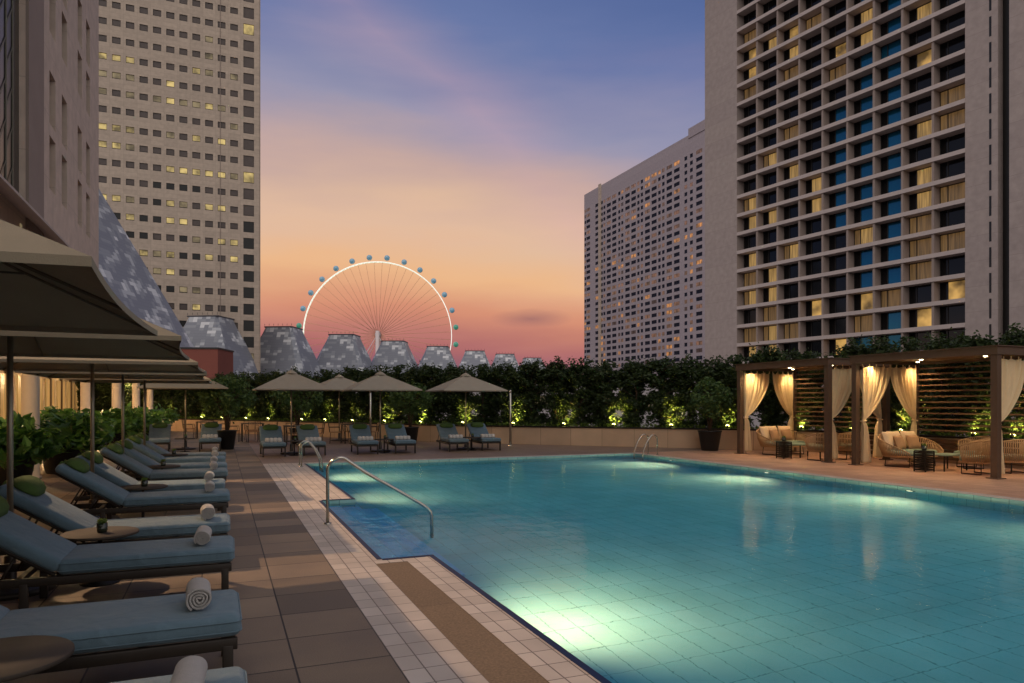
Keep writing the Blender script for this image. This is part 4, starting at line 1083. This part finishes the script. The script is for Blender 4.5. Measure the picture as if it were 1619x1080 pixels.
# ============================================================ potted trees and bushes
def pot_mesh(r, h): b = MB(); b.lathe([(r*.68, 0), (r*.72, .02), (r, h-.04), (r+.02, h-.03), (r+.02, h), (r-.03, h), (r-.05, h-.08), (.02, h-.08)], 'pot', 32); return b
def potted_tree(x, y, pr, ph, cz, cr, n, seed, lab, leaf='leaf_tree', ls=.08):
    t = empty('potted_tree', (x, y, 0), 0, label=lab, cat='potted tree'); r = random.Random(seed); rng = np.random.default_rng(seed)
    pot_mesh(pr, ph).build('pot', t)
    b = MB()
    for k in range(5):
        a = k*1.26+r.random(); e = Vector((math.cos(a)*cr[0]*.55, math.sin(a)*cr[1]*.55, cz+r.uniform(-.2, .3)*cr[2]))
        s = Vector((.03*math.cos(a), .03*math.sin(a), ph-.05)); m = Vector((.08*math.cos(a), .08*math.sin(a), ph+(cz-ph)*.35))
        b.tube([s, m, m.lerp(e, .5)+Vector((0, 0, .04)), e], [.028, .022, .016, .008], 'bark', 6)
        for q in range(4):
            e2 = e+Vector((r.uniform(-.4, .4)*cr[0], r.uniform(-.4, .4)*cr[1], r.uniform(.0, .5)*cr[2])); b.tube([m.lerp(e, .6), m.lerp(e, .6).lerp(e2, .6)+Vector((0, 0, .03)), e2], [.01, .008, .004], 'bark', 4)
    b.build('trunk', t)
    b = MB(); leaves(b, n, (0, 0, cz), cr, ls, leaf, rng, clumps=38, shell=.45); leaves(b, n//5, (0, 0, cz), [c*1.12 for c in cr], ls, leaf, rng, shell=.6); b.build('crown', t)
potted_tree(.18, 26.4, .31, .66, 1.85, (.85, .8, .62), 2600, 1, 'bushy green tree in a black pot by the facing loungers on the left')
potted_tree(2.75, 28.9, .30, .62, 1.85, (.9, .85, .6), 2400, 2, 'pale bushy potted tree behind the left and middle parasols')
potted_tree(6.85, 27.3, .33, .66, 1.75, (.75, .7, .6), 2200, 3, 'dark potted tree in a tapered black pot left of the right parasol')
potted_tree(15.15, 19.55, .38, .67, 1.72, (.62, .6, .62), 2400, 4, 'round green tree in a large black pot beside the first cabana')
def bush(x, y, pr, ph, R, n, seed, lab):
    t = empty('potted_bush', (x, y, 0), 0, label=lab, cat='potted plant', group='big potted bushes by the columns'); rng = np.random.default_rng(seed); r = random.Random(seed)
    pot_mesh(pr, ph).build('pot', t)
    b = MB()
    for k in range(12): a = r.uniform(0, 6.28); b.tube([(0, 0, ph-.1), (R*.4*math.cos(a), R*.4*math.sin(a), ph+.25), (R*.8*math.cos(a), R*.8*math.sin(a), ph+.35)], [.014, .01, .005], 'bark', 4)
    b.build('stems', t)
    b = MB(); leaves(b, n, (0, 0, ph+.28), (R, R, .42), .15, 'leaf_bush', rng, clumps=30, long=1.9); leaves(b, n//3, (0, 0, ph+.15), (R*1.05, R*1.05, .4), .14, 'leaf_bush', rng, shell=.7, long=1.9); b.build('foliage', t)
bush(-3.5, 15.2, .38, .62, .72, 900, 1, 'big leafy bush in a black pot at the left edge before the first white column')
bush(-3.35, 18.9, .46, .64, .85, 1300, 2, 'biggest leafy bush in a black pot between the first and second white columns')
bush(-3.4, 20.9, .42, .62, .75, 1000, 3, 'leafy bush in a black pot just before the second white column')
bush(-3.3, 27.2, .42, .62, .8, 900, 4, 'leafy bush in a black pot between the second and third white columns')
bush(-3.2, 33.8, .42, .62, .9, 900, 5, 'leafy bush in a black pot between the third and fourth white columns')
bush(-3.1, 40.4, .42, .62, .95, 800, 6, 'farthest leafy bush in a black pot near the last white columns')
bush(-2.6, 30.6, .40, .62, .8, 800, 7, 'leafy bush in a black pot set forward of the third white column')

# ============================================================ cabanas
CD = 2.3; CXF = 15.12; CXB = CXF+2.15; CH_ = 2.62
def cabana(y0, y1, lab):
    t = empty('cabana', (CXF, y0, 0), 0, label=lab, cat='cabana', group='timber cabanas beside the pool'); Ln = y1-y0; D_ = CXB-CXF
    for (x, y) in ((0, 0), (0, Ln), (D_, 0), (D_, Ln)):
        b = MB(); b.box((x-.07, y-.07, .02), (x+.07, y+.07, CH_-.002), 'wood'); p = b.build('post', t)
        b = MB(); b.box((x-.13, y-.13, 0), (x+.13, y+.13, .02), 'wood'); b.build('base_plate', p)
    b = MB()
    b.box((-.1, -.1, CH_), (-.02, Ln+.1, CH_+.17), 'wood'); b.box((D_+.02, -.1, CH_), (D_+.1, Ln+.1, CH_+.17), 'wood')
    b.box((-.02, -.1, CH_+.001), (D_+.02, -.02, CH_+.169), 'wood'); b.box((-.02, Ln+.02, CH_+.001), (D_+.02, Ln+.1, CH_+.169), 'wood')
    b.build('roof_beams', t)
    b = MB(); b.box((-.02, -.02, CH_+.08), (D_+.02, Ln+.02, CH_+.12), 'ceiling'); b.box((-.14, -.14, CH_+.171), (D_+.14, Ln+.14, CH_+.19), 'wood'); b.build('roof', t)
    for k in range(12):
        z = .86+k*.148
        b = MB(); b.box((D_-.015, .071, z), (D_+.03, Ln-.071, z+.04), 'wood_slat'); b.build('slat', t)
    for (x, y, on) in ((.3, Ln-.3, 1), (.3, .3, 1), (D_-.35, Ln-.35, 1), (D_-.35, .35, 1), (.35, Ln*.5, 0), (1.0, Ln*.7, 1), (1.15, Ln*.28, 1)):
        b = MB(); b.lathe([(.045, CH_+.055), (.05, CH_+.06), (.05, CH_+.0795)], 'steel', 16, T(x, y, 0), cap=False)
        b.lathe([(.01, CH_+.04), (.045, CH_+.052), (.045, CH_+.07)], 'bulb' if on else 'bulb_off', 14, T(x, y, 0)); b.build('downlight', t)
        if on: lamp('SPOT', (CXF+x, y0+y, CH_+.03), 52, (1, .68, .34), .03, (CXF+x, y0+y, 0), 130, .7, 'downlight_lamp')
    return t
cabana(14.5, 18.0, 'timber framed cabana farther from the camera, beside the round potted tree')
cabana(10.02, 13.6, 'timber framed cabana nearer the camera at the right edge')
def curtain(x, y, ang, Wd, lab, seed):
    """hangs from z 2.55; tied to the post at local x=0, spreading along local +x at the top"""
    r = random.Random(seed); b = MB(); nu, nv = 44, 40; vs = []; fs = []; H = 2.5
    ph = [r.uniform(0, 6.28) for _ in range(4)]
    for j in range(nv+1):
        v = j/nv; z = 2.56-H*v
        if v < .56: w = Wd*(1-(v/.56)**2.1)+.13*(v/.56)**2.1
        else: w = .13+.14*((v-.56)/.44)**.7
        tie = math.exp(-((v-.57)/.035)**2)
        if v > .3: pass
        x0 = .05
        for i in range(nu+1):
            u = i/nu
            sag = .0 if j else -.05*abs(math.sin(u*PI*4))**.6
            amp = .035+.02*math.sin(u*5+ph[0])
            dp = amp*math.sin(u*2*PI*7+ph[1]+.8*math.sin(v*3+ph[2]))*(1-.6*tie)+.02*math.sin(u*31+v*6)*(1-tie)
            ww = w*(1-.25*tie)
            drag = .10*math.exp(-((v-.45)/.12)**2)*u*0
            vs.append((x0+u*ww+drag, dp, z+(-.045*abs(math.sin(u*PI*4))*(1-v)**14)))
    for j in range(nv):
        for i in range(nu): p = j*(nu+1)+i; fs.append((p, p+1, p+nu+2, p+nu+1))
    b.add(vs, fs, 'linen', True)
    t = empty('curtain', (x, y, 0), ang, label=lab, cat='curtain', group='tied back cabana curtains')
    o = b.build('cloth', t); md = o.modifiers.new('thickness', 'SOLIDIFY'); md.thickness = .006
    b = MB()
    for k in range(5): xx = .06+Wd*k/4*.98; b.tube([(xx, 0, 2.53), (xx-.012, 0, 2.6), (xx+.012, 0, 2.6), (xx+.01, 0, 2.53)], .008, 'linen', 5)
    b.build('tab', t)
    b = MB(); b.tube([(.04+.075*math.cos(a)+.06, .06*math.sin(a), 2.56-H*.57+.01*math.cos(a)) for a in [2*PI*i/14 for i in range(14)]], .018, 'linen', 6, True); b.build('tieback', t)
cd = [(CXF+.06, 17.93, 0, 1.0, 'cream curtain tied to the leftmost front post of the farther cabana'), (CXB-.05, 17.9, PI, .85, 'cream curtain tied to the left back post of the farther cabana'),
      (CXF+.06, 14.58, 0, 1.0, 'cream curtain tied to the right front post of the farther cabana'), (CXB-.05, 14.58, PI, .9, 'cream curtain tied to the right back post of the farther cabana'),
      (CXF+.06, 13.5, 0, 1.0, 'cream curtain tied to the left front post of the nearer cabana'), (CXB-.05, 13.5, PI, .95, 'cream curtain tied to the left back post of the nearer cabana'),
      (CXF+.06, 10.1, 0, 1.0, 'cream curtain on the front post at the right edge of the picture')]
for i, c in enumerate(cd): curtain(*c, 10+i)

# woven furniture ---------------------------------------------
def woven(name, half_w, dep, back_h, lowarm, a0, strands, cat):
    """rounded rope seat; local +y is where the sitter faces, the back is at -y"""
    t = empty(name)
    def ring(a, k, z): return Vector((math.cos(a)*half_w*k, math.sin(a)*dep*k, z))
    A0, A1 = math.radians(a0), math.radians(-180-a0)
    def topz(a):
        s = abs((a+PI/2)/((A0+PI/2))); return back_h-(back_h-lowarm)*min(1, s)**2.2
    AS = [A0+(A1-A0)*i/strands for i in range(strands+1)]
    b = MB(); b.tube([ring(a, 1.0, topz(a)) for a in AS], .016, 'rope', 7); b.tube([ring(a, .84, .27) for a in AS], .014, 'rope', 6)
    for a in AS:
        p, q = ring(a, 1.0, topz(a)), ring(a, .84, .27)
        m = p.lerp(q, .5)+Vector((math.cos(a)*.03, math.sin(a)*.03, -.0)); b.tube([p, m, q], .0125, 'rope', 5)
    b.build('rope_back', t)
    b = MB(); P = [ring(2*PI*i/36, .84, 0) for i in range(36)]
    vs = [(p.x, p.y, .25) for p in P]+[(p.x, p.y, .29) for p in P]
    b.add(vs, [tuple(range(36))[::-1], tuple(range(36, 72))]+[(i, (i+1) % 36, 36+(i+1) % 36, 36+i) for i in range(36)], 'rope'); b.build('seat_base', t)
    b = MB(); vs = []; fs = []; pr = [(.78, .292), (.82, .31), (.82, .38), (.77, .41), (.4, .42), (.02, .42)]
    for (k, z) in pr:
        for i in range(36): a = 2*PI*i/36; vs.append((math.cos(a)*half_w*k, math.sin(a)*dep*k, z))
    for j in range(len(pr)-1):
        for i in range(36): fs.append((j*36+i, j*36+(i+1) % 36, (j+1)*36+(i+1) % 36, (j+1)*36+i))
    fs.append(tuple(range(5*36, 6*36))); b.add(vs, fs, 'seat_green', True); b.build('seat_cushion', t)
    for s in (-1, 1):
        b = MB(); b.tube([(s*half_w*.55, -dep*.5, .25), (s*half_w*.58, -dep*.52, .012), (s*half_w*.58, dep*.5, .012), (s*half_w*.55, dep*.48, .25)], .012, 'black_metal', 6); b.build('leg', t)
    return t
def pillow_mesh(s, th, m_):
    b = MB(); n = 12; vs = []; fs = []
    for sg in (1, -1):
        for j in range(n+1):
            for i in range(n+1):
                u, v = -1+2*i/n, -1+2*j/n; k = 1-.07*(1-u*u)*abs(v)**2-.0; k2 = 1-.07*(1-v*v)*abs(u)**2
                vs.append((u*s/2*k2, sg*th/2*((1-u**4)*(1-v**4))**.6+0, v*s/2*k))
    m = (n+1)**2
    for j in range(n):
        for i in range(n):
            p = j*(n+1)+i; fs.append((p, p+1, p+n+2, p+n+1)); fs.append((m+p, m+p+n+1, m+p+n+2, m+p+1))
    b.add(vs, fs, m_, True); return b
sofa = woven('rope_sofa', .95, .62, .78, .36, 42, 64, 'sofa')
ch0 = woven('rope_armchair', .44, .42, .78, .64, 18, 40, 'armchair')
ct = empty('coffee_table'); b = MB(); b.rbox((-.42, -.28, .36), (.42, .28, .385), 'seat_green', .008, 2); b.build('table_top', ct)
for (x, y) in ((-.38, -.24), (.38, -.24), (-.38, .24), (.38, .24)): b = MB(); b.box((x-.012, y-.012, 0), (x+.012, y+.012, .359), 'black_metal'); b.build('leg', ct)
lt_ = empty('lattice_side_table')
b = MB(); b.box((-.15, -.15, .47), (.15, .15, .49), 'black_metal'); b.build('table_top', lt_)
b = MB()
for s in (-1, 1):
    for k in range(8):
        z = .03+k*.056
        b.box((-.148, s*.14-.006, z), (.148, s*.14+.006, z+.035), 'black_metal'); b.box((s*.14-.005, -.133, z+.001), (s*.14+.005, .133, z+.034), 'black_metal')
for x in (-.142, .142):
    for y in (-.142, .142): b.box((x-.012, y-.012, 0), (x+.012, y+.012, .469), 'black_metal')
b.build('lattice_sides', lt_)
pc = pillow_mesh(.46, .17, 'cream_pillow').build('throw_cushion'); pb = pillow_mesh(.38, .15, 'brown_pillow').build('throw_cushion')
usedf = set()
def place(src, x, y, rz, label, cat, grp, z=0, **k):
    if src.name not in usedf: usedf.add(src.name); o = src
    else: o = copy_tree(src)
    o.location = (x, y, z); o.rotation_euler = (k.get('rx', 0), 0, rz); return tag(o, label, cat, grp)
for ci, (yS, nm) in enumerate([(17.25, 'farther'), (12.85, 'nearer')]):
    place(sofa, 16.15, yS, PI+.12, f'curved tan rope sofa with cushions in the {nm} cabana', 'sofa', 'rope sofas in the cabanas')
    for k, (dx, dy, rz) in enumerate([(-.55, .20, .35), (-.12, .36, .05), (.38, .34, -.15)]):
        place(pc, 16.15+dx, yS+dy, rz, f'cream cushion, {["left", "middle", "right"][k]} of three leaning on the back of the {nm} sofa', 'cushion', 'cushions on the sofas', z=.66, rx=-.3)
    for k, (dx, dy, rz) in enumerate([(-.28, .08, .2), (.22, .10, -.1)]):
        place(pb, 16.15+dx, yS+dy, rz, f'small brown cushion, {["left", "right"][k]} of two at the front of the {nm} sofa', 'cushion', 'cushions on the sofas', z=.60, rx=-.35)
for x, y, rz, lb, in [(15.5, 15.15, .1, 'left tan rope armchair seen from behind in the farther cabana'), (16.5, 15.1, -.1, 'right tan rope armchair seen from behind in the farther cabana'),
                      (15.75, 10.85, .1, 'left tan rope armchair seen from behind in the nearer cabana'), (16.75, 10.75, -.15, 'right tan rope armchair at the right edge of the picture'), (17.0, 11.9, .9, 'tan rope armchair at the back of the nearer cabana')]:
    place(ch0, x, y, rz, lb, 'armchair', 'rope armchairs in the cabanas')
place(ct, 15.95, 16.2, 0, 'low coffee table with thin legs in the farther cabana', 'coffee table', 'cabana coffee tables')
place(ct, 15.95, 11.75, 0, 'low coffee table with thin legs in the nearer cabana', 'coffee table', 'cabana coffee tables')
place(lt_, 15.0, 16.0, 0, 'small black lattice cube table at the front of the farther cabana', 'side table', 'black lattice tables')
place(lt_, 15.15, 11.7, 0, 'small black lattice cube table at the front of the nearer cabana', 'side table', 'black lattice tables')
for (x, y, nm) in ((15.0, 16.0, 'farther'), (15.15, 11.7, 'nearer')):
    g = dup(GP, (x, y, .491), 0); g.scale = (1.3, 1.3, 1.3); tag(g, f'little pot of greenery on the black lattice table of the {nm} cabana', 'plant pot', 'little pots on the side tables')
bpy.context.view_layer.update()
print('objects', len(bpy.data.objects))
